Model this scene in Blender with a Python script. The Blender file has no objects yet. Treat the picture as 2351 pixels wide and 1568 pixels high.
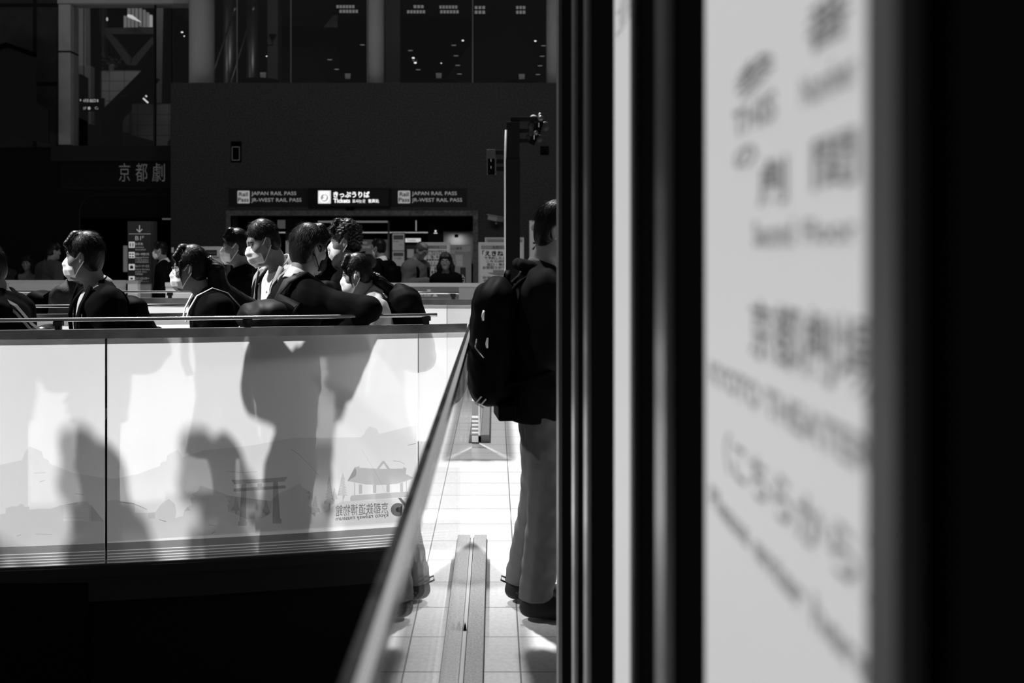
import bpy, bmesh, math, random
import numpy as np
from mathutils import Vector, Matrix, Euler

sc = bpy.context.scene
COL = sc.collection
F, PX, PY, EYE = 2286.0, 1135.0, 580.0, 1.483      # focal length in pixels, vanishing point, eye height


def W(px, py, d):
    """point at real distance d that the photograph shows at (px, py)"""
    return Vector(((px - PX) * d / F, d, EYE - (py - PY) * d / F))


# ------------------------------------------------------------------ camera
cam_data = bpy.data.cameras.new('camera')
cam = bpy.data.objects.new('camera', cam_data)
COL.objects.link(cam)
cam.location = (0, 0, EYE)
cam.rotation_euler = (math.pi / 2, 0, 0)
cam_data.sensor_width = 36.0
cam_data.lens = 36.0 * F / 2351.0
cam_data.shift_x = (2351 / 2 - PX) / 2351.0
cam_data.shift_y = -(1568 / 2 - PY) / 2351.0
cam_data.clip_start = 0.02
cam_data.clip_end = 300
cam_data.dof.use_dof = True
cam_data.dof.focus_distance = 5.5
cam_data.dof.aperture_fstop = 3.0
sc.camera = cam

# ------------------------------------------------------------------ sky, sun, exposure
world = bpy.data.worlds.new('world')
sc.world = world
world.use_nodes = True
bg = world.node_tree.nodes['Background']
bg.inputs[0].default_value = (1, 1, 1, 1)
bg.inputs[1].default_value = 0.062
SUN_AZ, SUN_EL = math.radians(21), math.radians(58)
sun_dir = Vector((-math.sin(SUN_AZ) * math.cos(SUN_EL), math.cos(SUN_AZ) * math.cos(SUN_EL), math.sin(SUN_EL)))
sun_data = bpy.data.lights.new('sun', 'SUN')
sun_data.energy = 6.0
sun_data.angle = math.radians(3.0)
sun = bpy.data.objects.new('sun', sun_data)
sun.rotation_euler = sun_dir.to_track_quat('Z', 'Y').to_euler()
COL.objects.link(sun)
# added unseen beam from the far left, brightens masks and near walkers
G_AZ, G_EL = math.radians(96), math.radians(46)
fill_beam_dir = Vector((-math.sin(G_AZ) * math.cos(G_EL), math.cos(G_AZ) * math.cos(G_EL), math.sin(G_EL)))
fill_beam_data = bpy.data.lights.new('side_fill_beam', 'SPOT')
fill_beam_data.energy = 27000
fill_beam_data.spot_size = 2 * math.atan(1.35 / 18)
fill_beam_data.spot_blend = 0.4
fill_beam_data.shadow_soft_size = 0.5
fill_beam = bpy.data.objects.new('side_fill_beam', fill_beam_data)
fill_beam.location = Vector((-1.3, 5.3, 1.55)) + fill_beam_dir * 18
fill_beam.rotation_euler = fill_beam_dir.to_track_quat('Z', 'Y').to_euler()
COL.objects.link(fill_beam)
# added fill light over the shaded far half, for boards and people
cl_data = bpy.data.lights.new('far_fill_light', 'AREA')
cl_data.shape = 'RECTANGLE'
cl_data.size, cl_data.size_y = 2.4, 0.8
cl_data.energy = 100
cl = bpy.data.objects.new('far_fill_light', cl_data)
cl.location = (-0.8, 10.6, 5.2)
cl.rotation_euler = Vector((0.0, -4.6, 4.2)).to_track_quat('Z', 'Y').to_euler()
COL.objects.link(cl)
sc.view_settings.view_transform = 'Standard'
sc.view_settings.look = 'None'
sc.view_settings.exposure = 0.0
sc.view_settings.gamma = 1.0
sc.view_settings.use_curve_mapping = False
sc.cycles.transparent_max_bounces = 16
sc.cycles.max_bounces = 8
sc.cycles.sample_clamp_indirect = 4.0


# ------------------------------------------------------------------ materials (black and white photograph: greys)
MATS = {}


def nd(nt, t, x=0, y=0, **kw):
    n = nt.nodes.new(t)
    n.location = (x, y)
    for k, v in kw.items():
        n.inputs[k.replace('_', ' ')].default_value = v
    return n


def mat(name, v, rough=0.6, spec=0.3, metal=0.0, bump=0.0, scale=200.0, vary=0.0, vscale=20.0, coat=0.0, sheen=0.0, detail=4.0):
    if name in MATS:
        return MATS[name]
    m = bpy.data.materials.new(name)
    m.use_nodes = True
    nt = m.node_tree
    b = nt.nodes['Principled BSDF']
    b.inputs['Base Color'].default_value = (v, v, v, 1)
    b.inputs['Roughness'].default_value = rough
    b.inputs['Specular IOR Level'].default_value = spec
    b.inputs['Metallic'].default_value = metal
    b.inputs['Coat Weight'].default_value = coat
    b.inputs['Sheen Weight'].default_value = sheen
    if bump or vary:
        tc = nd(nt, 'ShaderNodeTexCoord', -900, 0)
        if vary:
            n1 = nd(nt, 'ShaderNodeTexNoise', -700, 100, Scale=vscale, Detail=detail)
            nt.links.new(tc.outputs['Object'], n1.inputs['Vector'])
            r = nt.nodes.new('ShaderNodeMapRange')
            r.inputs['From Min'].default_value = 0.3
            r.inputs['From Max'].default_value = 0.7
            r.inputs['To Min'].default_value = max(0, v * (1 - vary))
            r.inputs['To Max'].default_value = v * (1 + vary)
            nt.links.new(n1.outputs['Fac'], r.inputs['Value'])
            nt.links.new(r.outputs['Result'], b.inputs['Base Color'])
        if bump:
            n2 = nd(nt, 'ShaderNodeTexNoise', -700, -200, Scale=scale, Detail=3.0)
            nt.links.new(tc.outputs['Object'], n2.inputs['Vector'])
            bp = nd(nt, 'ShaderNodeBump', -300, -200, Strength=bump, Distance=0.01)
            nt.links.new(n2.outputs['Fac'], bp.inputs['Height'])
            nt.links.new(bp.outputs['Normal'], b.inputs['Normal'])
    MATS[name] = m
    return m


def emat(name, v, strength=1.0):
    if name in MATS:
        return MATS[name]
    m = bpy.data.materials.new(name)
    m.use_nodes = True
    nt = m.node_tree
    b = nt.nodes['Principled BSDF']
    b.inputs['Base Color'].default_value = (v * 0.3, v * 0.3, v * 0.3, 1)
    b.inputs['Emission Color'].default_value = (v, v, v, 1)
    b.inputs['Emission Strength'].default_value = strength
    MATS[name] = m
    return m


def film_mat(name, v):
    """translucent ink: a tinted transparent film"""
    if name in MATS:
        return MATS[name]
    m = bpy.data.materials.new(name)
    m.use_nodes = True
    nt = m.node_tree
    nt.nodes.remove(nt.nodes['Principled BSDF'])
    t = nd(nt, 'ShaderNodeBsdfTransparent')
    t.inputs[0].default_value = (v, v, v, 1)
    nt.links.new(t.outputs[0], nt.nodes['Material Output'].inputs[0])
    MATS[name] = m
    return m


def clear_glass(name, tint=0.96, ior=1.5, rough=0.0, boost=1.0):
    if name in MATS:
        return MATS[name]
    m = bpy.data.materials.new(name)
    m.use_nodes = True
    nt = m.node_tree
    nt.nodes.remove(nt.nodes['Principled BSDF'])
    t = nd(nt, 'ShaderNodeBsdfTransparent')
    t.inputs[0].default_value = (tint, tint, tint, 1)
    g = nd(nt, 'ShaderNodeBsdfGlossy')
    g.inputs['Color'].default_value = (boost, boost, boost, 1)
    g.inputs['Roughness'].default_value = rough
    fr = nd(nt, 'ShaderNodeFresnel', IOR=ior)
    ge = nd(nt, 'ShaderNodeNewGeometry')           # same reflectance from either side of the pane
    mr = nt.nodes.new('ShaderNodeMapRange')
    mr.inputs['To Min'].default_value = ior
    mr.inputs['To Max'].default_value = 1.0 / ior
    nt.links.new(ge.outputs['Backfacing'], mr.inputs['Value'])
    nt.links.new(mr.outputs['Result'], fr.inputs['IOR'])
    mx = nd(nt, 'ShaderNodeMixShader')
    nt.links.new(fr.outputs[0], mx.inputs[0])
    nt.links.new(t.outputs[0], mx.inputs[1])
    nt.links.new(g.outputs[0], mx.inputs[2])
    nt.links.new(mx.outputs[0], nt.nodes['Material Output'].inputs[0])
    MATS[name] = m
    return m


def frosted(name, v, clear=0.1, front=0.25, soft=0.0):
    """milky glass: light from behind scatters through, a little is seen straight through"""
    if name in MATS:
        return MATS[name]
    m = bpy.data.materials.new(name)
    m.use_nodes = True
    nt = m.node_tree
    nt.nodes.remove(nt.nodes['Principled BSDF'])
    tr = nd(nt, 'ShaderNodeBsdfTranslucent')
    tr.inputs[0].default_value = (v, v, v, 1)
    df = nd(nt, 'ShaderNodeBsdfDiffuse')
    df.inputs[0].default_value = (v, v, v, 1)
    tp = nd(nt, 'ShaderNodeBsdfTransparent')
    tp.inputs[0].default_value = (0.9, 0.9, 0.9, 1)
    m1 = nd(nt, 'ShaderNodeMixShader')
    m1.inputs[0].default_value = front
    nt.links.new(tr.outputs[0], m1.inputs[1])
    nt.links.new(df.outputs[0], m1.inputs[2])
    m2 = nd(nt, 'ShaderNodeMixShader')
    m2.inputs[0].default_value = clear
    if soft:
        rf = nd(nt, 'ShaderNodeBsdfRefraction', Roughness=0.38, IOR=1.08)
        rf.inputs[0].default_value = (0.95, 0.95, 0.95, 1)
        m3 = nd(nt, 'ShaderNodeMixShader')
        m3.inputs[0].default_value = soft
        nt.links.new(m1.outputs[0], m3.inputs[1])
        nt.links.new(rf.outputs[0], m3.inputs[2])
        m1 = m3
    nt.links.new(m1.outputs[0], m2.inputs[1])
    nt.links.new(tp.outputs[0], m2.inputs[2])
    nt.links.new(m2.outputs[0], nt.nodes['Material Output'].inputs[0])
    MATS[name] = m
    return m


# ------------------------------------------------------------------ object helpers
def new_mesh(name, verts, faces, m, parent=None, smooth=False):
    me = bpy.data.meshes.new(name)
    if isinstance(verts, np.ndarray):
        verts = verts.tolist()
    if isinstance(faces, np.ndarray):
        faces = faces.tolist()
    me.from_pydata(verts, [], faces)
    ms = m if isinstance(m, (list, tuple)) else [m]
    for q in ms:
        me.materials.append(q)
    if smooth:
        me.polygons.foreach_set('use_smooth', [True] * len(me.polygons))
    me.update()
    o = bpy.data.objects.new(name, me)
    COL.objects.link(o)
    if parent is not None:
        o.parent = parent
    return o


def thing(name, label, cat, loc=(0, 0, 0), rz=0.0, group=None):
    o = bpy.data.objects.new(name, None)
    o.empty_display_size = 0.1
    COL.objects.link(o)
    o.location = loc
    o.rotation_euler = (0, 0, rz)
    return tag(o, label, cat, group)


def tag(o, label, cat, group=None):
    o['label'] = label
    o['category'] = cat
    if group:
        o['group'] = group
    return o


def struct(o):
    o['kind'] = 'structure'
    return o


class MB:
    """collects simple shapes into one mesh"""

    def __init__(s):
        s.v, s.f, s.mi = [], [], []

    def add(s, verts, faces, mi=0):
        n = len(s.v)
        s.v += [tuple(v) for v in verts]
        s.f += [tuple(i + n for i in f) for f in faces]
        s.mi += [mi] * len(faces)
        return s

    def box(s, lo, hi, mi=0, M=None):
        x0, y0, z0 = lo
        x1, y1, z1 = hi
        v = [(x0, y0, z0), (x1, y0, z0), (x1, y1, z0), (x0, y1, z0), (x0, y0, z1), (x1, y0, z1), (x1, y1, z1), (x0, y1, z1)]
        if M is not None:
            v = [M @ Vector(p) for p in v]
        return s.add(v, [(0, 3, 2, 1), (4, 5, 6, 7), (0, 1, 5, 4), (1, 2, 6, 5), (2, 3, 7, 6), (3, 0, 4, 7)], mi)

    def tube(s, pts, r, n=10, mi=0, cap=True, sq=False):
        pts = [Vector(p) for p in pts]
        rs = r if isinstance(r, (list, tuple)) else [r] * len(pts)
        vs, fs = [], []
        up = None
        for i, p in enumerate(pts):
            t = (pts[min(i + 1, len(pts) - 1)] - pts[max(i - 1, 0)]).normalized()
            if up is None:
                up = Vector((0, 0, 1)) if abs(t.z) < 0.9 else Vector((1, 0, 0))
            a = t.cross(up).normalized()
            b = a.cross(t).normalized()
            up = b
            for k in range(n):
                an = 2 * math.pi * (k + (0.5 if sq else 0)) / n
                vs.append(p + (a * math.cos(an) + b * math.sin(an)) * rs[i])
        for i in range(len(pts) - 1):
            for k in range(n):
                k2 = (k + 1) % n
                fs.append((i * n + k, i * n + k2, (i + 1) * n + k2, (i + 1) * n + k))
        if cap:
            fs.append(tuple(range(n)))
            fs.append(tuple(reversed(range((len(pts) - 1) * n, len(pts) * n))))
        return s.add(vs, fs, mi)

    def ribbon(s, pts, wdir, w, th, mi=0):
        """flat strap along pts, wdir the width direction(s)"""
        pts = [Vector(p) for p in pts]
        vs, fs = [], []
        for i, p in enumerate(pts):
            t = (pts[min(i + 1, len(pts) - 1)] - pts[max(i - 1, 0)]).normalized()
            wd = Vector(wdir[i] if isinstance(wdir[0], (list, tuple, Vector)) else wdir)
            wd = (wd - t * wd.dot(t)).normalized()
            nn = t.cross(wd)
            for a, b in ((-1, -1), (1, -1), (1, 1), (-1, 1)):
                vs.append(p + wd * a * w / 2 + nn * b * th / 2)
        for i in range(len(pts) - 1):
            for k in range(4):
                fs.append((i * 4 + k, i * 4 + (k + 1) % 4, i * 4 + 4 + (k + 1) % 4, i * 4 + 4 + k))
        fs.append((0, 1, 2, 3))
        n = (len(pts) - 1) * 4
        fs.append((n + 3, n + 2, n + 1, n))
        return s.add(vs, fs, mi)

    def ell(s, c, r, seg=16, rings=10, mi=0, M=None):
        vs, fs = [], []
        for i in range(rings + 1):
            th = math.pi * i / rings
            for k in range(seg):
                ph = 2 * math.pi * k / seg
                p = Vector((r[0] * math.sin(th) * math.cos(ph), r[1] * math.sin(th) * math.sin(ph), r[2] * math.cos(th)))
                if M is not None:
                    p = M @ p
                vs.append(Vector(c) + p)
        for i in range(rings):
            for k in range(seg):
                fs.append((i * seg + k, (i + 1) * seg + k, (i + 1) * seg + (k + 1) % seg, i * seg + (k + 1) % seg))
        return s.add(vs, fs, mi)

    def prism(s, poly, y0, y1, mi=0):
        """polygon in x,z extruded along y"""
        n = len(poly)
        vs = [(x, y0, z) for x, z in poly] + [(x, y1, z) for x, z in poly]
        fs = [tuple(range(n)), tuple(reversed(range(n, 2 * n)))]
        for i in range(n):
            fs.append((i, i + n, (i + 1) % n + n, (i + 1) % n))
        return s.add(vs, fs, mi)

    def build(s, name, m, parent=None, smooth=False, bevel=0.0):
        o = new_mesh(name, s.v, s.f, m, parent, smooth)
        if isinstance(m, (list, tuple)):
            o.data.polygons.foreach_set('material_index', s.mi)
        bm = bmesh.new()
        bm.from_mesh(o.data)
        bmesh.ops.recalc_face_normals(bm, faces=bm.faces)
        bm.to_mesh(o.data)
        bm.free()
        if bevel:
            md = o.modifiers.new('bevel', 'BEVEL')
            md.width = bevel
            md.segments = 2
            md.limit_method = 'ANGLE'
        return o


def box(name, lo, hi, m, parent=None, bevel=0.0):
    return MB().box(lo, hi).build(name, m, parent, bevel=bevel)


def pbox(name, x0, y0, x1, y1, d, th, m, parent=None, bevel=0.0):
    """upright slab facing the camera side: photo extent x0..x1, y0..y1 at distance d, th deep (away)"""
    a, b = W(x0, y1, d), W(x1, y0, d)
    return box(name, (a.x, d, a.z), (b.x, d + th, b.z), m, parent, bevel)


# lettering ---------------------------------------------------------------
_txt = {}


def text_data(body, bold=0.0):
    k = (body, bold)
    if k not in _txt:
        c = bpy.data.curves.new('lettering', 'FONT')
        c.body = body
        c.offset = bold
        c.resolution_u = 3
        o = bpy.data.objects.new('lettering', c)
        COL.objects.link(o)
        dg = bpy.context.evaluated_depsgraph_get()
        me = bpy.data.meshes.new_from_object(o.evaluated_get(dg))
        v = np.empty(len(me.vertices) * 3, np.float64)
        me.vertices.foreach_get('co', v)
        v = v.reshape(-1, 3)
        f = [tuple(p.vertices) for p in me.polygons]
        bpy.data.objects.remove(o)
        bpy.data.curves.remove(c)
        bpy.data.meshes.remove(me)
        lo, hi = v.min(0), v.max(0)
        _txt[k] = ((v - lo) / np.maximum(hi - lo, 1e-6), f)
    return _txt[k]


def lettering(name, items, m, parent, off=0.0):
    """items: (text, x0, y0, x1, y1, d[, bold[, mirrored]]) boxes in the photograph; one mesh of flat letters"""
    mb = MB()
    for it in items:
        body, x0, y0, x1, y1, d = it[:6]
        bold = it[6] if len(it) > 6 else 0.0
        mir = it[7] if len(it) > 7 else False
        v, f = text_data(body, bold)
        a, b = W(x0, y1, d), W(x1, y0, d)
        xs = 1 - v[:, 0] if mir else v[:, 0]
        P = [(a.x + (b.x - a.x) * x, d - off, a.z + (b.z - a.z) * z) for x, z in zip(xs, v[:, 1])]
        mb.add(P, f)
    return mb.build(name, m, parent)


# ------------------------------------------------------------------ sculpting by distance fields (bodies, clothes, bags)
def axis(lo, hi, coarse, fine=None):
    """grid coordinates, fine spacing inside the intervals fine=[(a, b, h), ...]"""
    out = [lo]
    while out[-1] < hi:
        h = coarse
        for a, b, hf in fine or ():
            if a - hf <= out[-1] < b:
                h = min(h, hf)
            elif out[-1] < a < out[-1] + h:
                h = min(h, max(a - out[-1], hf))
        out.append(out[-1] + h)
    return np.array(out, np.float32)


class Sdf:
    def __init__(s, ax, ay, az):
        s.a = (ax, ay, az)
        s.D = np.full((len(ax), len(ay), len(az)), 0.5, np.float32)

    def _sl(s, lo, hi, m):
        sl = []
        for i in range(3):
            i0 = max(0, int(np.searchsorted(s.a[i], lo[i] - m)) - 1)
            i1 = min(len(s.a[i]), int(np.searchsorted(s.a[i], hi[i] + m)) + 1)
            if i1 <= i0:
                return None, None
            sl.append(slice(i0, i1))
        P = np.meshgrid(s.a[0][sl[0]], s.a[1][sl[1]], s.a[2][sl[2]], indexing='ij', sparse=True)
        return tuple(sl), P

    def _mix(s, sl, d, k, mode):
        A = s.D[sl]
        if mode == 'u':
            if k > 0:
                h = np.maximum(k - np.abs(A - d), 0) / k
                s.D[sl] = np.minimum(A, d) - h * h * k * 0.25
            else:
                s.D[sl] = np.minimum(A, d)
        elif mode == 's':
            d = -d
            if k > 0:
                h = np.maximum(k - np.abs(A - d), 0) / k
                s.D[sl] = np.maximum(A, d) + h * h * k * 0.25
            else:
                s.D[sl] = np.maximum(A, d)

    def ell(s, c, r, k=0.0, R=None, mode='u'):
        c = np.array(c, np.float32)
        r = np.array(r, np.float32)
        m = float(r.max()) if R is not None else 0
        ext = np.array([m] * 3) if R is not None else r
        sl, P = s._sl(c - ext, c + ext, k + 0.02)
        if sl is None:
            return s
        q = [P[i] - c[i] for i in range(3)]
        if R is not None:
            q = [R[0][i] * q[0] + R[1][i] * q[1] + R[2][i] * q[2] for i in range(3)]
        k0 = np.sqrt(sum((q[i] / r[i]) ** 2 for i in range(3)))
        k1 = np.sqrt(sum((q[i] / r[i] ** 2) ** 2 for i in range(3)))
        d = k0 * (k0 - 1) / np.maximum(k1, 1e-6)
        s._mix(sl, d.astype(np.float32), k, mode)
        return s

    def cone(s, a, b, ra, rb, k=0.0, mode='u', flat=None):
        """round cone; flat=(axis vector, factor) squashes the section along that axis"""
        a = np.array(a, np.float32)
        b = np.array(b, np.float32)
        rm = max(ra, rb)
        if flat is not None:
            rm *= max(1, 1 / flat[1])
        sl, P = s._sl(np.minimum(a, b) - rm, np.maximum(a, b) + rm, k + 0.02)
        if sl is None:
            return s
        q = [P[i] - a[i] for i in range(3)]
        ab = b - a
        L2 = max(float(ab @ ab), 1e-9)
        t = np.clip((q[0] * ab[0] + q[1] * ab[1] + q[2] * ab[2]) / L2, 0, 1)
        w = [q[i] - t * ab[i] for i in range(3)]
        if flat is not None:
            n = np.array(flat[0], np.float32)
            n /= np.linalg.norm(n)
            dn = w[0] * n[0] + w[1] * n[1] + w[2] * n[2]
            f = 1 / flat[1] - 1
            w = [w[i] + n[i] * dn * f for i in range(3)]
        d = np.sqrt(w[0] ** 2 + w[1] ** 2 + w[2] ** 2) - (ra + (rb - ra) * t)
        if flat is not None:
            d = d * flat[1]
        s._mix(sl, d.astype(np.float32), k, mode)
        return s

    def chain(s, pts, rs, k=0.0, kj=0.01, mode='u', flat=None):
        for i in range(len(pts) - 1):
            s.cone(pts[i], pts[i + 1], rs[i], rs[i + 1], k if i == 0 else kj, mode, flat)
        return s

    def box(s, c, h, r=0.0, k=0.0, R=None, mode='u'):
        c = np.array(c, np.float32)
        h = np.array(h, np.float32)
        ext = np.array([float(np.linalg.norm(h))] * 3) if R is not None else h
        sl, P = s._sl(c - ext, c + ext, k + 0.02)
        if sl is None:
            return s
        q = [P[i] - c[i] for i in range(3)]
        if R is not None:
            q = [R[0][i] * q[0] + R[1][i] * q[1] + R[2][i] * q[2] for i in range(3)]
        q = [np.abs(q[i]) - (h[i] - r) for i in range(3)]
        o = np.sqrt(sum(np.maximum(x, 0) ** 2 for x in q))
        d = o + np.minimum(np.maximum(np.maximum(q[0], q[1]), q[2]), 0) - r
        s._mix(sl, d.astype(np.float32), k, mode)
        return s

    def full(s):
        return np.meshgrid(*s.a, indexing='ij', sparse=True)

    def inter(s, d):
        s.D = np.maximum(s.D, d.astype(np.float32) + np.zeros_like(s.D))
        return s

    def noise(s, amp, fn):
        X, Y, Z = s.full()
        s.D += (amp * fn(X, Y, Z)).astype(np.float32)
        return s

    def mesh(s):
        D = s.D
        D[0], D[-1], D[:, 0], D[:, -1], D[:, :, 0], D[:, :, -1] = (np.maximum(q, 0.01) for q in (D[0], D[-1], D[:, 0], D[:, -1], D[:, :, 0], D[:, :, -1]))
        I = D < 0
        nx, ny, nz = D.shape
        cnt = np.zeros((nx - 1, ny - 1, nz - 1), np.int8)
        for i in (0, 1):
            for j in (0, 1):
                for k in (0, 1):
                    cnt += I[i:nx - 1 + i, j:ny - 1 + j, k:nz - 1 + k]
        act = np.argwhere((cnt > 0) & (cnt < 8))
        idx = np.full(cnt.shape, -1, np.int32)
        idx[act[:, 0], act[:, 1], act[:, 2]] = np.arange(len(act))
        i, j, k = act.T
        pos = np.zeros((len(act), 3))
        n = np.zeros(len(act))
        corners = [(a, b, c) for a in (0, 1) for b in (0, 1) for c in (0, 1)]
        for u in corners:
            for ax in range(3):
                if u[ax]:
                    continue
                v = list(u)
                v[ax] = 1
                d0 = D[i + u[0], j + u[1], k + u[2]]
                d1 = D[i + v[0], j + v[1], k + v[2]]
                msk = (d0 < 0) != (d1 < 0)
                t = np.where(msk, d0 / np.where(msk, d0 - d1, 1), 0)
                for q in range(3):
                    c0 = s.a[q][(i, j, k)[q] + u[q]]
                    c1 = s.a[q][(i, j, k)[q] + v[q]]
                    pos[:, q] += np.where(msk, c0 + (c1 - c0) * t, 0)
                n += msk
        pos /= n[:, None]
        faces = []
        for ax in range(3):
            sl0, sl1 = [slice(1, -1)] * 3, [slice(1, -1)] * 3
            sl0[ax], sl1[ax] = slice(0, -1), slice(1, None)
            A, B = I[tuple(sl0)], I[tuple(sl1)]
            e = np.argwhere(A != B)
            fl = A[e[:, 0], e[:, 1], e[:, 2]]
            o = [1, 1, 1]
            o[ax] = 0
            e = e + np.array(o)
            u, v = (ax + 1) % 3, (ax + 2) % 3
            q = []
            for du, dv in ((-1, -1), (0, -1), (0, 0), (-1, 0)):
                c = e.copy()
                c[:, u] += du
                c[:, v] += dv
                q.append(idx[c[:, 0], c[:, 1], c[:, 2]])
            q = np.stack(q, 1)
            q[~fl] = q[~fl][:, ::-1]
            faces.append(q)
        return pos, np.concatenate(faces)

    def build(s, name, m, parent=None, pick=None):
        v, f = s.mesh()
        if len(f) == 0:
            return new_mesh(name, [(0, 0, 0)], [], m, parent)
        me = bpy.data.meshes.new(name)
        me.vertices.add(len(v))
        me.vertices.foreach_set('co', v.astype(np.float32).ravel())
        me.loops.add(f.size)
        me.loops.foreach_set('vertex_index', f.astype(np.int32).ravel())
        me.polygons.add(len(f))
        me.polygons.foreach_set('loop_start', np.arange(0, f.size, 4, dtype=np.int32))
        me.polygons.foreach_set('use_smooth', np.ones(len(f), bool))
        for q in m if isinstance(m, (list, tuple)) else [m]:
            me.materials.append(q)
        if pick is not None:
            me.polygons.foreach_set('material_index', pick(v[f].mean(1)).astype(np.int32))
        me.update(calc_edges=True)
        me.validate()
        o = bpy.data.objects.new(name, me)
        COL.objects.link(o)
        if parent is not None:
            o.parent = parent
        return o


def rot(x=0, y=0, z=0):
    return np.array(Euler((math.radians(x), math.radians(y), math.radians(z)), 'XYZ').to_matrix(), np.float32)


# ------------------------------------------------------------------ people
SKIN = mat('skin', 0.21, 0.5, 0.25, bump=0.05, scale=900)
SKIN_DARK = mat('iris', 0.01, 0.2, 0.6)
EYE_WHITE = mat('eye_white', 0.55, 0.25, 0.5)
LIP = mat('lip', 0.25, 0.45, 0.3)
HAIR = mat('black_hair', 0.005, 0.42, 0.24)
HAIR_GREY = mat('greying_hair', 0.05, 0.45, 0.5)
MASK_WHITE = mat('white_mask_cloth', 0.90, 0.8, 0.1, bump=0.1, scale=1500)
MASK_BLACK = mat('black_mask_cloth', 0.01, 0.8, 0.1, bump=0.1, scale=1500)
CLOTH_BLACK = mat('black_cloth', 0.005, 0.9, 0.02, bump=0.15, scale=700)
CLOTH_SUIT = mat('dark_suit_wool', 0.006, 0.9, 0.02, bump=0.18, scale=900)
CLOTH_GREY = mat('grey_flannel', 0.30, 0.85, 0.1, bump=0.25, scale=700, vary=0.25, vscale=260)
CLOTH_MID = mat('mid_grey_cloth', 0.10, 0.85, 0.1, bump=0.2, scale=600)
CLOTH_WHITE = mat('white_shirt_cloth', 0.80, 0.8, 0.1, bump=0.06, scale=900)
CLOTH_PALE = mat('pale_shirt_cloth', 0.50, 0.8, 0.1, bump=0.06, scale=900)
CLOTH_CHINO = mat('grey_chino_cotton', 0.125, 0.85, 0.1, bump=0.2, scale=900)
SHOE_DARK = mat('dark_shoe', 0.012, 0.55, 0.3, bump=0.1, scale=400)
FRAME_DARK = mat('dark_spectacle_frame', 0.012, 0.3, 0.5)
FRAME_METAL = mat('metal_spectacle_frame', 0.3, 0.25, 0.5, metal=0.9)
LENS = clear_glass('spectacle_lens', 0.95)
PLASTIC_WHITE = mat('white_plastic', 0.85, 0.3, 0.5)


HY = 0.88       # heads a little shorter front to back


class Pose:
    """joint positions of a standing person 1.72 m tall, facing +Y, in the person's own frame"""

    def __init__(s, lean=0.0, head=(0, 0, 0), neck_fwd=0.0, wide=1.0, loc=(0, 0, 0), yaw=0.0, scale=1.0, twist=0.0, seen=None, z0=0.0):
        s.loc, s.yaw, s.scale = Vector(loc), math.radians(yaw), scale
        s.U = rot(-lean, 0, 0) @ rot(0, 0, twist)
        s.piv = np.array((0, 0, 0.95), np.float32)
        s.wide = wide
        s.neck = s.up((0, -0.02, 1.43))
        s.hp = s.up((0, 0.0 + neck_fwd, 1.50 - neck_fwd * 0.5))
        s.Rh = rot(0, 0, head[0]) @ rot(-head[1], 0, 0) @ rot(0, head[2], 0)
        s.hc = s.hp + s.Rh @ np.array((0, 0.022, 0.108), np.float32)
        w = wide
        s.sh = {k: s.up((k * 0.160 * w, -0.018, 1.342)) for k in (-1, 1)}
        s.el = {k: s.up((k * 0.235 * w, -0.045, 1.11)) for k in (-1, 1)}
        s.wr = {k: s.up((k * 0.25 * w, 0.05, 0.87)) for k in (-1, 1)}
        s.palm = {k: np.array((-k, 0, 0), np.float32) for k in (-1, 1)}
        s.curl = {-1: 22, 1: 22}
        if seen:      # head centre seen at px, crown at py, at distance d; standing on z0
            px, py, d = seen
            s.scale = (W(0, py, d).z - z0) / (float(s.hc[2]) + 0.138)
            q = Vector((float(s.hc[0]), float(s.hc[1]), 0)) * s.scale
            q.rotate(Euler((0, 0, s.yaw)))
            s.loc = Vector((W(px, 0, d).x - q.x, d - q.y, z0))
        s.hip = {k: np.array((k * 0.09, 0, 0.90), np.float32) for k in (-1, 1)}
        s.kn = {k: np.array((k * 0.095, 0.015, 0.49), np.float32) for k in (-1, 1)}
        s.an = {k: np.array((k * 0.10, -0.03, 0.09), np.float32) for k in (-1, 1)}

    def up(s, p):
        return s.piv + s.U @ (np.array(p, np.float32) - s.piv)

    def H(s, p):
        return s.hc + s.Rh @ np.array((p[0], p[1] * HY, p[2]), np.float32)

    def local(s, w):
        """world point into the person's frame"""
        q = (Vector(w) - s.loc)
        q.rotate(Euler((0, 0, -s.yaw)))
        return np.array(q / s.scale, np.float32)

    def world(s, p):
        q = Vector([float(v) for v in p]) * s.scale
        q.rotate(Euler((0, 0, s.yaw)))
        return s.loc + q

    def place(s, o):
        o.location, o.rotation_euler, o.scale = s.loc, (0, 0, s.yaw), (s.scale,) * 3
        return o


def unit(v):
    v = np.array(v, np.float32)
    return v / max(1e-6, float(np.linalg.norm(v)))


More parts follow.
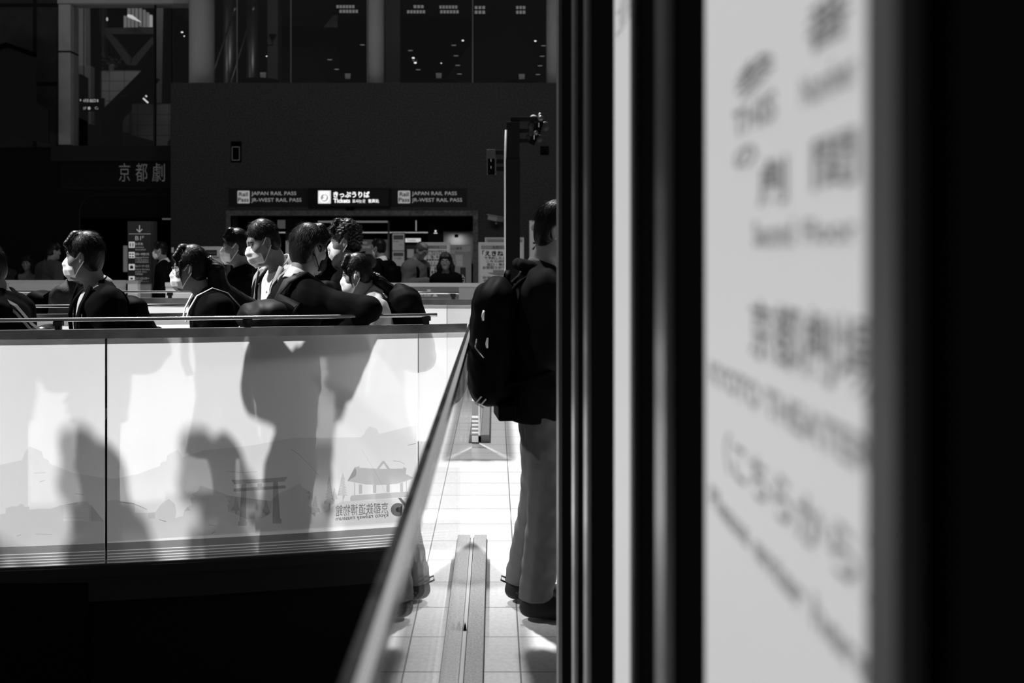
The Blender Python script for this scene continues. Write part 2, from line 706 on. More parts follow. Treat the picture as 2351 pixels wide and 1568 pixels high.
def head_sdf(S, p, H, R):
    e = lambda c, r, k=0.0, q=None, mode='u': S.ell(H(c), (r[0], r[1] * HY, r[2]), k, R if q is None else R @ q, mode)
    e((0, -0.010, 0.030), (0.075, 0.086, 0.090))
    e((0, 0.020, -0.030), (0.064, 0.068, 0.078), 0.035)
    e((0, 0.040, -0.072), (0.046, 0.050, 0.046), 0.03)
    e((0, 0.072, -0.100), (0.020, 0.018, 0.016), 0.03)
    S.cone(H((-0.030, 0.072, 0.026)), H((0.030, 0.072, 0.026)), 0.013, 0.013, 0.025)
    for k in (-1, 1):
        e((k * 0.046, 0.052, -0.022), (0.018, 0.022, 0.018), 0.03)
        e((k * 0.033, 0.096, 0.006), (0.018, 0.016, 0.012), 0.012, None, 's')
        e((k * 0.032, 0.076, 0.006), (0.0135, 0.0125, 0.0125), 0.002)
        S.cone(H((k * 0.019, 0.085, 0.013)), H((k * 0.046, 0.078, 0.012)), 0.0035, 0.003, 0.004)
        S.cone(H((k * 0.021, 0.084, -0.003)), H((k * 0.045, 0.077, -0.002)), 0.003, 0.003, 0.004)
    S.cone(H((0, 0.086, 0.018)), H((0, 0.103, -0.026)), 0.007, 0.0115, 0.014)
    for k in (-1, 1):
        e((k * 0.011, 0.092, -0.031), (0.009, 0.011, 0.008), 0.008)
    S.cone(H((-0.018, 0.082, -0.058)), H((0.018, 0.082, -0.058)), 0.006, 0.006, 0.008)
    S.cone(H((-0.015, 0.081, -0.069)), H((0.015, 0.081, -0.069)), 0.007, 0.007, 0.008)
    S.cone(H((-0.018, 0.093, -0.063)), H((0.018, 0.093, -0.063)), 0.003, 0.003, 0.003, 's')
    for k in (-1, 1):
        q = rot(0, 0, k * 24) @ rot(12, 0, 0)
        e((k * 0.077, -0.012, -0.004), (0.0095, 0.018, 0.030), 0.007, q)
        e((k * 0.0875, -0.007, 0.000), (0.006, 0.009, 0.018), 0.004, q, 's')
        e((k * 0.077, -0.005, -0.027), (0.006, 0.008, 0.008), 0.006, q)


def hand_sdf(S, wrist, elbow, palm, curl, thumb):
    d = unit(wrist - elbow)
    n = unit(palm - d * float(palm @ d))
    sd = np.cross(d, n) * thumb
    k0 = wrist + d * 0.012
    S.cone(k0, wrist + d * 0.085, 0.026, 0.040, 0.02, 'u', (n, 0.42))
    for off, ln in ((0.030, 0.070), (0.010, 0.078), (-0.010, 0.073), (-0.029, 0.056)):
        q = wrist + d * (0.090 - abs(off) * 0.25) + sd * off
        ang = 0.0
        dd = d
        pts, rs = [q - d * 0.02], [0.0095]
        for j, fr in enumerate((0.45, 0.31, 0.24)):
            ang += math.radians(curl * (0.8 + 0.25 * j + (0.3 if off < 0 else 0)))
            dd = d * math.cos(ang) + n * math.sin(ang) + sd * off * 1.2
            pts.append(pts[-1] + unit(dd) * (ln * fr + (0.02 if j == 0 else 0)))
            rs.append(0.0085 - 0.0008 * j)
        S.chain(pts, rs, 0.006, 0.003)
    t0 = wrist + d * 0.028 + sd * 0.026
    t1 = t0 + unit(d * 0.75 + sd * 0.62 + n * 0.25) * 0.042
    t2 = t1 + unit(d * 0.9 + sd * 0.25 + n * 0.45) * 0.030
    S.chain([t0, t1, t2], [0.014, 0.0105, 0.0085], 0.012, 0.004)


def torso_sdf(S, P, t, k=0.06, chest=1.0, belly=1.0):
    U, w = P.U, P.wide
    S.ell(P.up((0, -0.012, 1.235)), (0.150 * w + t, 0.105 * chest + t, 0.205 + t), k, U)
    S.ell(P.up((0, 0.0, 1.05)), (0.138 * w + t, 0.102 * belly + t, 0.17 + t), k, U)
    S.ell((0, 0, 0.92), (0.158 * w + t, 0.112 + t, 0.12 + t), k)
    S.cone(P.sh[-1], P.sh[1], 0.054 + t, 0.054 + t, 0.06)
    for q in (-1, 1):
        S.cone(P.sh[q], P.up((q * 0.050, -0.025, 1.435)), 0.044 + t, 0.026 + t * 0.8, 0.05)


def arm_sdf(S, P, q, t, cuff=1.0):
    wr = P.el[q] + (P.wr[q] - P.el[q]) * cuff
    S.chain([P.sh[q], P.el[q], wr], [0.050 + t, 0.040 + t, 0.030 + t * 1.15], 0.08, 0.02)


def grid(pts, m, coarse, fine=None):
    pts = np.array(pts, np.float32)
    lo, hi = pts.min(0) - m, pts.max(0) + m
    fine = fine or ((), (), ())
    return Sdf(axis(lo[0], hi[0], coarse, fine[0]), axis(lo[1], hi[1], coarse, fine[1]), axis(lo[2], hi[2], coarse, fine[2]))


def body(P, label, cat='person', group=None, near=True, skin=None, look=None):
    """one continuous figure: head with face, neck, torso, arms, hands with five fingers, legs, feet"""
    hf = 0.0033 if near else 0.007
    c = 0.0085 if near else 0.013
    pts = [P.hc + (0, 0, 0.12), P.hc + P.Rh @ np.array((0, 0.12, 0), np.float32), P.hc - P.Rh @ np.array((0, 0.12, 0), np.float32), (0, 0.16, 0.01), (0, -0.12, 0.0), (0.2, 0, 0.9), (-0.2, 0, 0.9)]
    pts += [P.sh[1], P.sh[-1], P.el[1], P.el[-1], P.wr[1], P.wr[-1]]
    hx = P.hc
    fine = [[(hx[i] - 0.125, hx[i] + 0.125, hf)] for i in range(2)] + [[(hx[2] - 0.135, hx[2] + 0.13, hf)]]
    hh = 0.0055 if near else 0.008
    for q in (-1, 1):
        hd = P.wr[q] + unit(P.wr[q] - P.el[q]) * 0.09
        for i in range(3):
            fine[i].append((min(P.wr[q][i], hd[i]) - 0.07, max(P.wr[q][i], hd[i]) + 0.07, hh))
    S = grid(pts, 0.14, c, fine)
    torso_sdf(S, P, 0.0)
    for q in (-1, 1):
        S.chain([P.hip[q], P.kn[q], P.an[q]], [0.085, 0.056, 0.040], 0.05, 0.03)
        S.cone(P.an[q] + (0, -0.02, -0.045), P.an[q] + (q * 0.015, 0.17, -0.06), 0.036, 0.030, 0.03, 'u', ((0, 0, 1), 0.7))
        arm_sdf(S, P, q, -0.006)
        hand_sdf(S, P.wr[q], P.el[q], P.palm[q], P.curl[q], 1)
    S.cone(P.neck - (0, 0, 0.03), P.H((0, -0.028, -0.06)), 0.060, 0.052, 0.04)
    head_sdf(S, P, P.H, P.Rh)

    def pick(cn):
        L = (cn - P.hc) @ P.Rh / np.array((1, HY, 1))
        out = np.zeros(len(cn), np.int32)
        for k in (-1, 1):
            e = np.array((k * 0.032, 0.076, 0.006))
            d = L - e
            dist = np.linalg.norm(d, axis=1)
            out[(dist < 0.0145) & (d[:, 1] > 0.003) & (np.abs(d[:, 2]) < 0.0052)] = 2
            i = np.array((k * 0.032 + (0.002 if k else 0), 0.088, 0.005))
            out[np.linalg.norm(L - i, axis=1) < 0.0062] = 1
            lash = (np.abs(L[:, 2] - 0.0125) < 0.0022) & (L[:, 1] > 0.070) & (np.abs(L[:, 0] - k * 0.032) < 0.016)
            out[lash] = 1
        lip = (np.abs(L[:, 0]) < 0.021) & (L[:, 1] > 0.078) & (np.abs(L[:, 2] + 0.0635) < 0.011)
        out[lip] = 3
        return out

    o = S.build('person', [skin or SKIN, SKIN_DARK, EYE_WHITE, LIP], None, pick)
    P.place(o)
    P.obj = o
    tag(o, label, cat, group)
    return o


def wrinkle(amp=0.004, seed=0.0, f=1.0):
    def fn(X, Y, Z):
        return np.sin(31 * f * X + 17 * f * Z + 3 * np.sin(19 * f * Y + seed) + seed) * np.sin(27 * f * Z - 14 * f * X + 2.3 * np.sin(23 * f * Y + 2 * seed)) * 0.7 + 0.3 * np.sin(75 * f * Z + 40 * f * X + 30 * f * Y + seed)
    return amp, fn


def top_garment(P, name, m, t=0.022, hem=0.74, cuff=0.97, vee=None, flare=0.0, near=True, seed=0.0, belly=1.0, chest=1.0, neck_z=1.475, arms=(-1, 1), open_front=None, wr=0.004, neck_r=0.063):
    c = 0.0075 if near else 0.013
    pts = [P.up((0, 0.14, 1.5)), P.up((0, -0.14, 1.5)), (0, 0.16, hem), (0, -0.16, hem), (0.2 + flare, 0, hem), (-0.2 - flare, 0, hem)]
    for q in (-1, 1):
        pts += [P.sh[q], P.el[q], P.wr[q]]
    S = grid(pts, 0.09 + t, c)
    torso_sdf(S, P, t, chest=chest, belly=belly)
    if hem < 0.9:
        S.cone((0, 0, 0.95), (0, 0.0, hem - 0.1), 0.13 + t, 0.14 + t + flare, 0.08, 'u', ((0, 1, 0), 0.86))
    for q in arms:
        arm_sdf(S, P, q, t * 0.75, cuff)
    S.noise(*wrinkle(wr, seed))
    X, Y, Z = S.full()
    S.inter(hem - Z + 0.012 * np.sin(6 * X + seed))
    # neck opening
    nb, nt_ = P.neck - np.array((0, 0.0, 0.0), np.float32), P.H((0, -0.02, -0.10))
    dz = unit(nt_ - nb)
    rel = [X - nb[0], Y - nb[1], Z - nb[2]]
    h = rel[0] * dz[0] + rel[1] * dz[1] + rel[2] * dz[2]
    rad = np.sqrt(np.maximum(0, rel[0] ** 2 + rel[1] ** 2 + rel[2] ** 2 - h ** 2))
    S.inter(-np.maximum(rad - neck_r, -h))
    S.inter(np.minimum(h - 0.045, 0.16 - rad))
    if vee:
        z0, w = vee                     # shirt opening from z0 up to the neck, w half width at the top
        ri = np.linalg.inv(P.U)
        lx = ri[0, 0] * X + ri[0, 1] * Y + ri[0, 2] * (Z - P.piv[2])
        ly = ri[1, 0] * X + ri[1, 1] * Y + ri[1, 2] * (Z - P.piv[2])
        lz = ri[2, 0] * X + ri[2, 1] * Y + ri[2, 2] * (Z - P.piv[2]) + 0.95
        hw = np.clip((lz - z0) / (1.43 - z0), 0, 1.15) * w
        S.inter(-np.maximum(np.maximum(np.abs(lx) - hw, -ly + 0.0), z0 - lz))
    return S.build(name, m, P.obj)


def collar(P, name, m, r=0.066, h0=-0.015, h1=0.05, th=0.010, near=True, lean_out=0.012, gap=0.35, drop=0.5):
    """stand collar around the neck, open at the front"""
    nb, nt_ = P.neck, P.H((0, -0.02, -0.10))
    dz = unit(nt_ - nb)
    fx = unit(P.U @ np.array((1, 0, 0), np.float32))
    fy = unit(np.cross(dz, fx))
    fx = np.cross(fy, dz)
    vs, fs = [], []
    n, rows = 40, 5
    for j in range(rows * 2):
        inner = j >= rows
        jj = (rows * 2 - 1 - j) if inner else j
        u = jj / (rows - 1)
        for i in range(n + 1):
            a = math.radians(-270 + gap * 57 / 2 + (360 - gap * 57) * i / n)
            front = max(0.0, math.sin(a))
            hh = h0 + (h1 - h0) * u - drop * 0.055 * front ** 1.5
            rr = r + lean_out * (1 - u) + (0 if not inner else -th) + 0.012 * front
            vs.append(nb + dz * hh + (fx * math.cos(a) + fy * math.sin(a) * 1.08) * rr)
    for j in range(rows * 2):
        j2 = (j + 1) % (rows * 2)
        for i in range(n):
            fs.append((j * (n + 1) + i, j * (n + 1) + i + 1, j2 * (n + 1) + i + 1, j2 * (n + 1) + i))
    for i in (0, n):
        fs.append(tuple(j * (n + 1) + i for j in range(rows * 2)))
    return new_mesh(name, [tuple(map(float, v)) for v in vs], fs, m, P.obj, True)


def fold_collar(P, name, m, r=0.068, near=True, point=0.06):
    """folded shirt collar with two points"""
    nb, nt_ = P.neck, P.H((0, -0.02, -0.10))
    dz = unit(nt_ - nb)
    fx = unit(P.U @ np.array((1, 0, 0), np.float32))
    fy = unit(np.cross(dz, fx))
    fx = np.cross(fy, dz)
    prof = [(0.0, 0.0), (0.036, -0.004), (0.039, 0.003), (0.024, 0.010), (-0.006, 0.018), (-0.010, 0.014), (0.020, 0.006), (0.032, 0.001)]
    vs, fs = [], []
    n = 40
    for i in range(n + 1):
        a = math.radians(-270 + 8 + 344 * i / n)
        front = max(0.0, math.sin(a))
        for h, o in prof:
            hh = h - 0.030 * front ** 2
            if h < 0.04 and o > 0.006:
                hh -= point * front ** 4
            vs.append(nb + dz * hh + (fx * math.cos(a) + fy * math.sin(a) * 1.1) * (r + o + 0.006 * front))
    m_ = len(prof)
    for i in range(n):
        for j in range(m_):
            fs.append((i * m_ + j, (i + 1) * m_ + j, (i + 1) * m_ + (j + 1) % m_, i * m_ + (j + 1) % m_))
    fs.append(tuple(range(m_)))
    fs.append(tuple(reversed(range(n * m_, n * m_ + m_))))
    return new_mesh(name, [tuple(map(float, v)) for v in vs], fs, m, P.obj, True)


def trousers(P, m=None, t=0.020, near=True, seed=1.0, hem=0.06):
    c = 0.009 if near else 0.014
    S = grid([(0.2, 0.15, 1.02), (-0.2, -0.15, 1.02), P.an[1], P.an[-1], P.kn[1], P.kn[-1]], 0.08 + t, c)
    S.ell((0, 0, 0.93), (0.155 + t * 0.3, 0.106 + t * 0.3, 0.13), 0.05)
    for q in (-1, 1):
        S.chain([P.hip[q], P.kn[q], P.an[q] - (0, 0, 0.04)], [0.086 + t * 0.4, 0.060 + t, 0.046 + t * 0.8], 0.05, 0.03)
    S.noise(*wrinkle(0.005, seed, 1.2))
    X, Y, Z = S.full()
    S.inter(Z - 1.02 + 0 * X + 0 * Y)
    S.inter(hem - Z + 0 * X)
    return S.build('trousers', m or CLOTH_BLACK, P.obj)


def skirt(P, m=None, near=True, hem=0.55):
    vs, fs, n, rows = [], [], 72, 9
    for j in range(rows):
        u = j / (rows - 1)
        for i in range(n):
            a = 2 * math.pi * i / n
            r = 0.15 + 0.10 * u + 0.008 * u * math.sin(a * 18)
            vs.append((r * math.cos(a), r * 0.8 * math.sin(a), 1.02 + (hem - 1.02) * u))
    for j in range(rows - 1):
        for i in range(n):
            fs.append((j * n + i, (j + 1) * n + i, (j + 1) * n + (i + 1) % n, j * n + (i + 1) % n))
    fs.append(tuple(range(n)))
    return new_mesh('skirt', vs, fs, m or CLOTH_BLACK, P.obj, True)


def shoes(P, m=None, near=True):
    out = []
    for q in (-1, 1):
        a = P.an[q]
        S = grid([a + (0, -0.06, -0.09), a + (q * 0.02, 0.19, 0.02)], 0.06, 0.006 if near else 0.012)
        S.cone(a + (0, -0.015, -0.045), a + (q * 0.012, 0.165, -0.057), 0.044, 0.040, 0.0, 'u', ((0, 0, 1), 0.75))
        S.cone(a + (0, 0.0, 0.0), a + (0, 0.10, -0.05), 0.047, 0.034, 0.04)
        X, Y, Z = S.full()
        S.inter(0.004 - Z + 0 * X)
        o = S.build('shoe', m or SHOE_DARK, P.obj)
        out.append(o)
    return out


def strands(v, nrm, n, rng, ln, flow, lift, r0, wig=0.3, hug=None):
    """thin tapered hairs rooted on the hair surface"""
    vs, fs = [], []
    pick = rng.integers(0, len(v), n)
    for c, i in enumerate(pick):
        p = v[i]
        d = unit(flow(v[i], nrm[i]) + nrm[i] * lift * rng.uniform(0.3, 1.6) + rng.normal(0, wig, 3))
        L = ln * rng.uniform(0.5, 1.3)
        out = 1.0 + (0.20 * rng.random() if rng.random() < 0.3 else 0.03 * rng.random())
        a = unit(np.cross(d, (0.3, 0.5, 0.8)))
        b = np.cross(d, a)
        base = len(vs)
        seg = 4
        p = p - nrm[i] * 0.003
        for j in range(seg):
            r = r0 * (1 - j / seg)
            for k in range(3):
                an = 2.094 * k
                vs.append(p + (a * math.cos(an) + b * math.sin(an)) * r)
            d = unit(d + np.array((0, 0, -0.18)) + rng.normal(0, wig * 0.3, 3))
            p = p + d * L / seg
            if hug is not None:
                p = hug(p, out)
        vs.append(p)
        for j in range(seg - 1):
            for k in range(3):
                fs.append((base + j * 3 + k, base + j * 3 + (k + 1) % 3, base + (j + 1) * 3 + (k + 1) % 3, base + (j + 1) * 3 + k))
        t = base + (seg - 1) * 3
        for k in range(3):
            fs.append((t + k, t + (k + 1) % 3, base + seg * 3))
    return vs, fs


def hair(P, style='short', m=None, seed=0, near=True, n=900, puff=0.0, fringe=0.0, nape=0.0):
    h = 0.0036 if near else 0.007
    H, R = P.H, P.Rh
    lo = P.hc - 0.16
    hi = P.hc + 0.17
    S = Sdf(axis(lo[0], hi[0], h), axis(lo[1], hi[1], h), axis(lo[2] - (0.03 if style != 'long' else 0.3), hi[2], h))
    e = lambda c, r, k=0.0, mode='u': S.ell(H(c), (r[0], r[1] * HY, r[2]), k, R, mode)
    f = puff
    e((0, -0.016, 0.040), (0.081 + f, 0.092 + f, 0.090 + f))
    e((0, -0.050, -0.020), (0.070 + f * 0.6, 0.054 + f * 0.5, 0.062 + nape), 0.03)
    if style == 'bald_top':
        e((0, -0.01, 0.088), (0.062, 0.078, 0.060), 0.01, 's')
    if fringe > 0:
        for q in (-0.9, -0.7, -0.5, -0.3, -0.1, 0.1, 0.3, 0.5, 0.7, 0.9):
            S.chain([H((q * 0.05, 0.035, 0.112 + f * 0.6)), H((q * 0.068, 0.070 + f * 0.6, 0.078 - fringe * 0.2)), H((q * 0.076, 0.080 - abs(q) * 0.022, 0.066 - fringe))], [0.018, 0.012, 0.005], 0.02, 0.01)
    # the face and the ears stay free
    e((0, 0.115, -0.035), (0.085, 0.088, 0.086 + (0.0 if fringe else 0.012)), 0.008, 's')
    for q in (-1, 1):
        e((q * 0.088, 0.000, -0.014), (0.034, 0.030, 0.042), 0.006, 's')
        e((q * 0.080, 0.045, -0.045), (0.040, 0.040, 0.040), 0.006, 's')
    if fringe > 0:
        for q in (-0.95, -0.78, -0.6, -0.42, -0.25, -0.08, 0.1, 0.28, 0.45, 0.62, 0.8, 0.95):
            S.chain([H((q * 0.060, 0.064, 0.085)), H((q * 0.072, 0.086 - abs(q) * 0.024, 0.055 - fringe))], [0.010, 0.004], 0.008, 0.01)
        if fringe > 0.025:
            for q in (-1, 1):
                S.chain([H((q * 0.074, 0.040, 0.04)), H((q * 0.076, 0.046, -0.02)), H((q * 0.070, 0.040, -0.075))], [0.010, 0.005, 0.002], 0.008)
    if style == 'long':
        for q in (-1, 1):
            S.chain([H((q * 0.066, -0.01, 0.03)), H((q * 0.092, -0.005, -0.08)), H((q * 0.105, -0.01, -0.20))], [0.028, 0.040, 0.030], 0.03, 0.02)
        S.chain([H((0, -0.08, 0.0)), H((0, -0.095, -0.1)), H((0, -0.10, -0.22))], [0.06, 0.07, 0.06], 0.04, 0.03)
    if style == 'pony_low' or style == 'pony_high':
        z = -0.03 if style == 'pony_low' else 0.03
        e((0, -0.118, z), (0.022, 0.024, 0.022), 0.01)
    if style == 'curly' or style == 'long':
        S.noise(0.006, lambda X, Y, Z: np.sin(170 * X + 2 * np.sin(90 * Z)) * np.sin(160 * Y + 2 * np.sin(110 * X)) * np.sin(165 * Z))
    else:
        S.noise(0.0006, lambda X, Y, Z: np.sin(330 * X + 60 * np.sin(9 * Z) + seed) * np.sin(150 * Y + 90 * Z + 40 * X) + 0.6 * np.sin(520 * X + 200 * Y))
    v, fc = S.mesh()
    L = (v - P.hc) @ R
    nl = L / np.array((0.081, 0.101, 0.09)) ** 2
    nl /= np.maximum(1e-6, np.linalg.norm(nl, axis=1))[:, None]
    nw = nl @ R.T
    rng = np.random.default_rng(seed + 11)
    top = np.argwhere(L[:, 2] > (0.0 if style == 'curly' else 0.045))[:, 0]
    fwd = R @ np.array((0, 1, 0), np.float32)

    def flow(p, nn):
        g = np.array((0, 0, -0.5)) + fwd * (-0.05 if (p - P.hc) @ fwd > 0.0 else -0.35)
        return g - nn * float(g @ nn)

    hc_, hr_ = H((0, -0.016, 0.040)), np.array((0.081 + f, (0.092 + f) * HY, 0.090 + f))

    def hug(p, out):
        q = (p - hc_) @ R / hr_
        m_ = float(np.linalg.norm(q))
        return p if m_ <= out else hc_ + R @ (q / m_ * out * hr_)

    if style == 'curly':
        sv, sf = strands(v[top], nw[top], n, rng, 0.028, flow, 0.55, 0.0009 if near else 0.0016, 0.8)
    else:
        sv, sf = strands(v[top], nw[top], n, rng, 0.060 if style != 'bald_top' else 0.02, flow, 0.10, 0.0006 if near else 0.0014, 0.10, hug)
    nv = len(v)
    allv = np.concatenate([v, np.array(sv).reshape(-1, 3)]) if len(sv) else v
    faces = fc.tolist() + [tuple(i + nv for i in q) for q in sf]
    return new_mesh('hair', allv.astype(float), faces, m or HAIR, P.obj, True)


def tail(P, pts, rs, m=None, seed=3, n=260, name='ponytail', ln=0.06):
    """bundle of hair along pts (person frame)"""
    S = grid(pts, max(rs) + 0.03, 0.005)
    S.chain(pts, rs, 0.0, 0.02)
    S.noise(0.0010, lambda X, Y, Z: np.sin(260 * X + 8 * np.sin(20 * Z)) + 0.5 * np.sin(410 * X + 60 * Y))
    v, f = S.mesh()
    rng = np.random.default_rng(seed)
    c = np.array(pts)
    near_ = np.array([c[np.argmin(np.linalg.norm(c - q, axis=1))] for q in v[:: max(1, len(v) // 4000)]])
    vv = v[:: max(1, len(v) // 4000)]
    nn = vv - near_
    nn /= np.maximum(1e-6, np.linalg.norm(nn, axis=1))[:, None]
    d = unit(np.array(pts[-1]) - np.array(pts[0]))
    sv, sf = strands(vv, nn, n, rng, ln, lambda p, q: d, 0.14, 0.0008, 0.12)
    allv = np.concatenate([v, np.array(sv).reshape(-1, 3)])
    return new_mesh(name, allv.astype(float), f.tolist() + [tuple(i + len(v) for i in q) for q in sf], m or HAIR, P.obj, True)


def eyebrows(P, m=None):
    for k in (-1, 1):
        mb = MB()
        pts = [P.H((k * x, y, z)) for x, y, z in ((0.014, 0.090, 0.024), (0.028, 0.0885, 0.029), (0.042, 0.080, 0.028), (0.050, 0.072, 0.023))]
        mb.tube(pts, [0.003, 0.004, 0.0032, 0.001], 6)
        mb.build('eyebrow', m or HAIR, P.obj, True)


def face_mask(P, m, near=True, style='pleat', low=0.0):
    h = 0.0032 if near else 0.006
    lo, hi = P.hc - 0.15, P.hc + 0.15
    S = Sdf(axis(lo[0], hi[0], h), axis(lo[1], hi[1], h), axis(lo[2], hi[2] - 0.08, h))
    e = lambda c, r, k=0.0, mode='u': S.ell(P.H(c), (r[0], r[1] * HY, r[2]), k, P.Rh, mode)
    e((0, 0.040, -0.052), (0.066, 0.064, 0.066))
    S.chain([P.H((0, 0.088, 0.004 - low)), P.H((0, 0.105, -0.028)), P.H((0, 0.096, -0.070)), P.H((0, 0.076, -0.108))], [0.008, 0.015, 0.022, 0.022], 0.035, 0.02)
    X, Y, Z = S.full()
    r = [X - P.hc[0], Y - P.hc[1], Z - P.hc[2]]
    l = [P.Rh[0][i] * r[0] + P.Rh[1][i] * r[1] + P.Rh[2][i] * r[2] for i in range(3)]
    l[1] = l[1] / HY
    if style == 'pleat':
        S.D = (S.D + 0.0018 * np.abs(np.sin(l[2] * 105 + 14 * np.maximum(0, 0.09 - l[1]))) - 0.0009).astype(np.float32)
        S.inter(0.046 + 0.25 * np.abs(l[0]) * 0 + 0.10 * (l[2] + 0.05) - l[1])
        S.inter(l[2] - (0.010 - low) + 0.85 * np.abs(l[0]) * 0.30)
        S.inter(-0.120 - l[2] + 0.1 * np.abs(l[0]))
        att = ((0.062, 0.047, -0.014), (0.057, 0.042, -0.098))
    else:   # moulded mask reaching back in a wide sweep
        S.inter(0.028 + 1.5 * np.maximum(0, l[2] + 0.02) + 0.9 * np.maximum(0, -0.075 - l[2]) - l[1])
        S.inter(l[2] - (0.012 - low) + 0.30 * np.abs(l[0]))
        att = ((0.066, 0.030, -0.030), (0.062, 0.028, -0.072))
    o = S.build('face_mask', m, P.obj)
    for k in (-1, 1):
        mb = MB()
        for a, b, c in ((att[0], (0.074, 0.018, -0.003), (0.083, -0.010, 0.026)), (att[1], (0.074, 0.012, -0.062), (0.086, -0.024, -0.022))):
            mb.ribbon([P.H((k * q[0], q[1], q[2])) for q in (a, b, c)], tuple(P.Rh @ np.array((0, 0.5, 1), np.float32)), 0.004, 0.003)
        l_ = mb.build('ear_loop', m, o)
    return o


def spectacles(P, m=None, near=True, shape='rect'):
    g = bpy.data.objects.new('spectacles', None)
    mb = MB()
    lens = []
    for k in (-1, 1):
        cx, cz, w, h = k * 0.0345, 0.002, 0.027, 0.0175
        pts = []
        for i in range(25):
            a = 2 * math.pi * i / 24
            ex = 0.55 if shape == 'rect' else 1.0
            x = cx + w * math.copysign(abs(math.cos(a)) ** ex, math.cos(a))
            z = cz + (h if shape == 'rect' else 0.023) * math.copysign(abs(math.sin(a)) ** ex, math.sin(a))
            pts.append(P.H((x, 0.104 - abs(x) * 0.12, z)))
        mb.tube(pts, 0.0013 if near else 0.002, 6, cap=False)
        lens.append(pts[:-1])
        mb.tube([P.H((k * 0.062, 0.096, 0.010)), P.H((k * 0.076, 0.04, 0.012)), P.H((k * 0.083, -0.012, 0.016)), P.H((k * 0.080, -0.028, -0.006))], 0.0014 if near else 0.002, 6)
    mb.tube([P.H((-0.009, 0.103, 0.006)), P.H((0, 0.107, 0.009)), P.H((0.009, 0.103, 0.006))], 0.0013, 6)
    o = mb.build('spectacles', m or FRAME_DARK, P.obj, True)
    for pts in lens:
        lm = MB()
        lm.add(pts, [tuple(range(len(pts)))])
        lm.build('lens', LENS, o)
    return o


def lapels(P, m, z0=1.12, w=0.085, t=0.03, notch=True):
    """jacket lapels: flat folded bands lying either side of the opening"""
    for k in (-1, 1):
        mb = MB()
        pts, wd = [], []
        for i in range(9):
            u = i / 8
            z = z0 + (1.45 - z0) * u
            x = k * (0.020 + (w + 0.022) * u)
            y = 0.098 + t * 0.8 - 0.018 * (u - 0.4) ** 2 * 4 - 0.085 * max(0, u - 0.6) ** 1.2 * 1.6
            pts.append(P.up((x, y, z)))
            wd.append(tuple(P.U @ np.array((k * 1.0, -0.55 * u, 0.1), np.float32)))
        mb.ribbon(pts, wd, 0.034, 0.006)
        mb.build('lapel', m, P.obj, True)


def buttons(P, m, zs, y=0.128, x=0.0, r=0.006):
    for z in zs:
        c = P.up((x, y, z))
        MB().ell(c, (r, 0.003, r), 10, 6).build('button', m, P.obj, True)


# ------------------------------------------------------------------ bags
BAG_BLACK = mat('black_nylon', 0.003, 0.6, 0.025, bump=0.12, scale=500)
BAG_LEATHER = mat('dark_grey_leather', 0.009, 0.55, 0.06, bump=0.06, scale=200)
BAG_GREY = mat('charcoal_nylon', 0.022, 0.65, 0.15, bump=0.15, scale=400)
ZIP = mat('zip_metal', 0.55, 0.25, 0.6, metal=0.9)


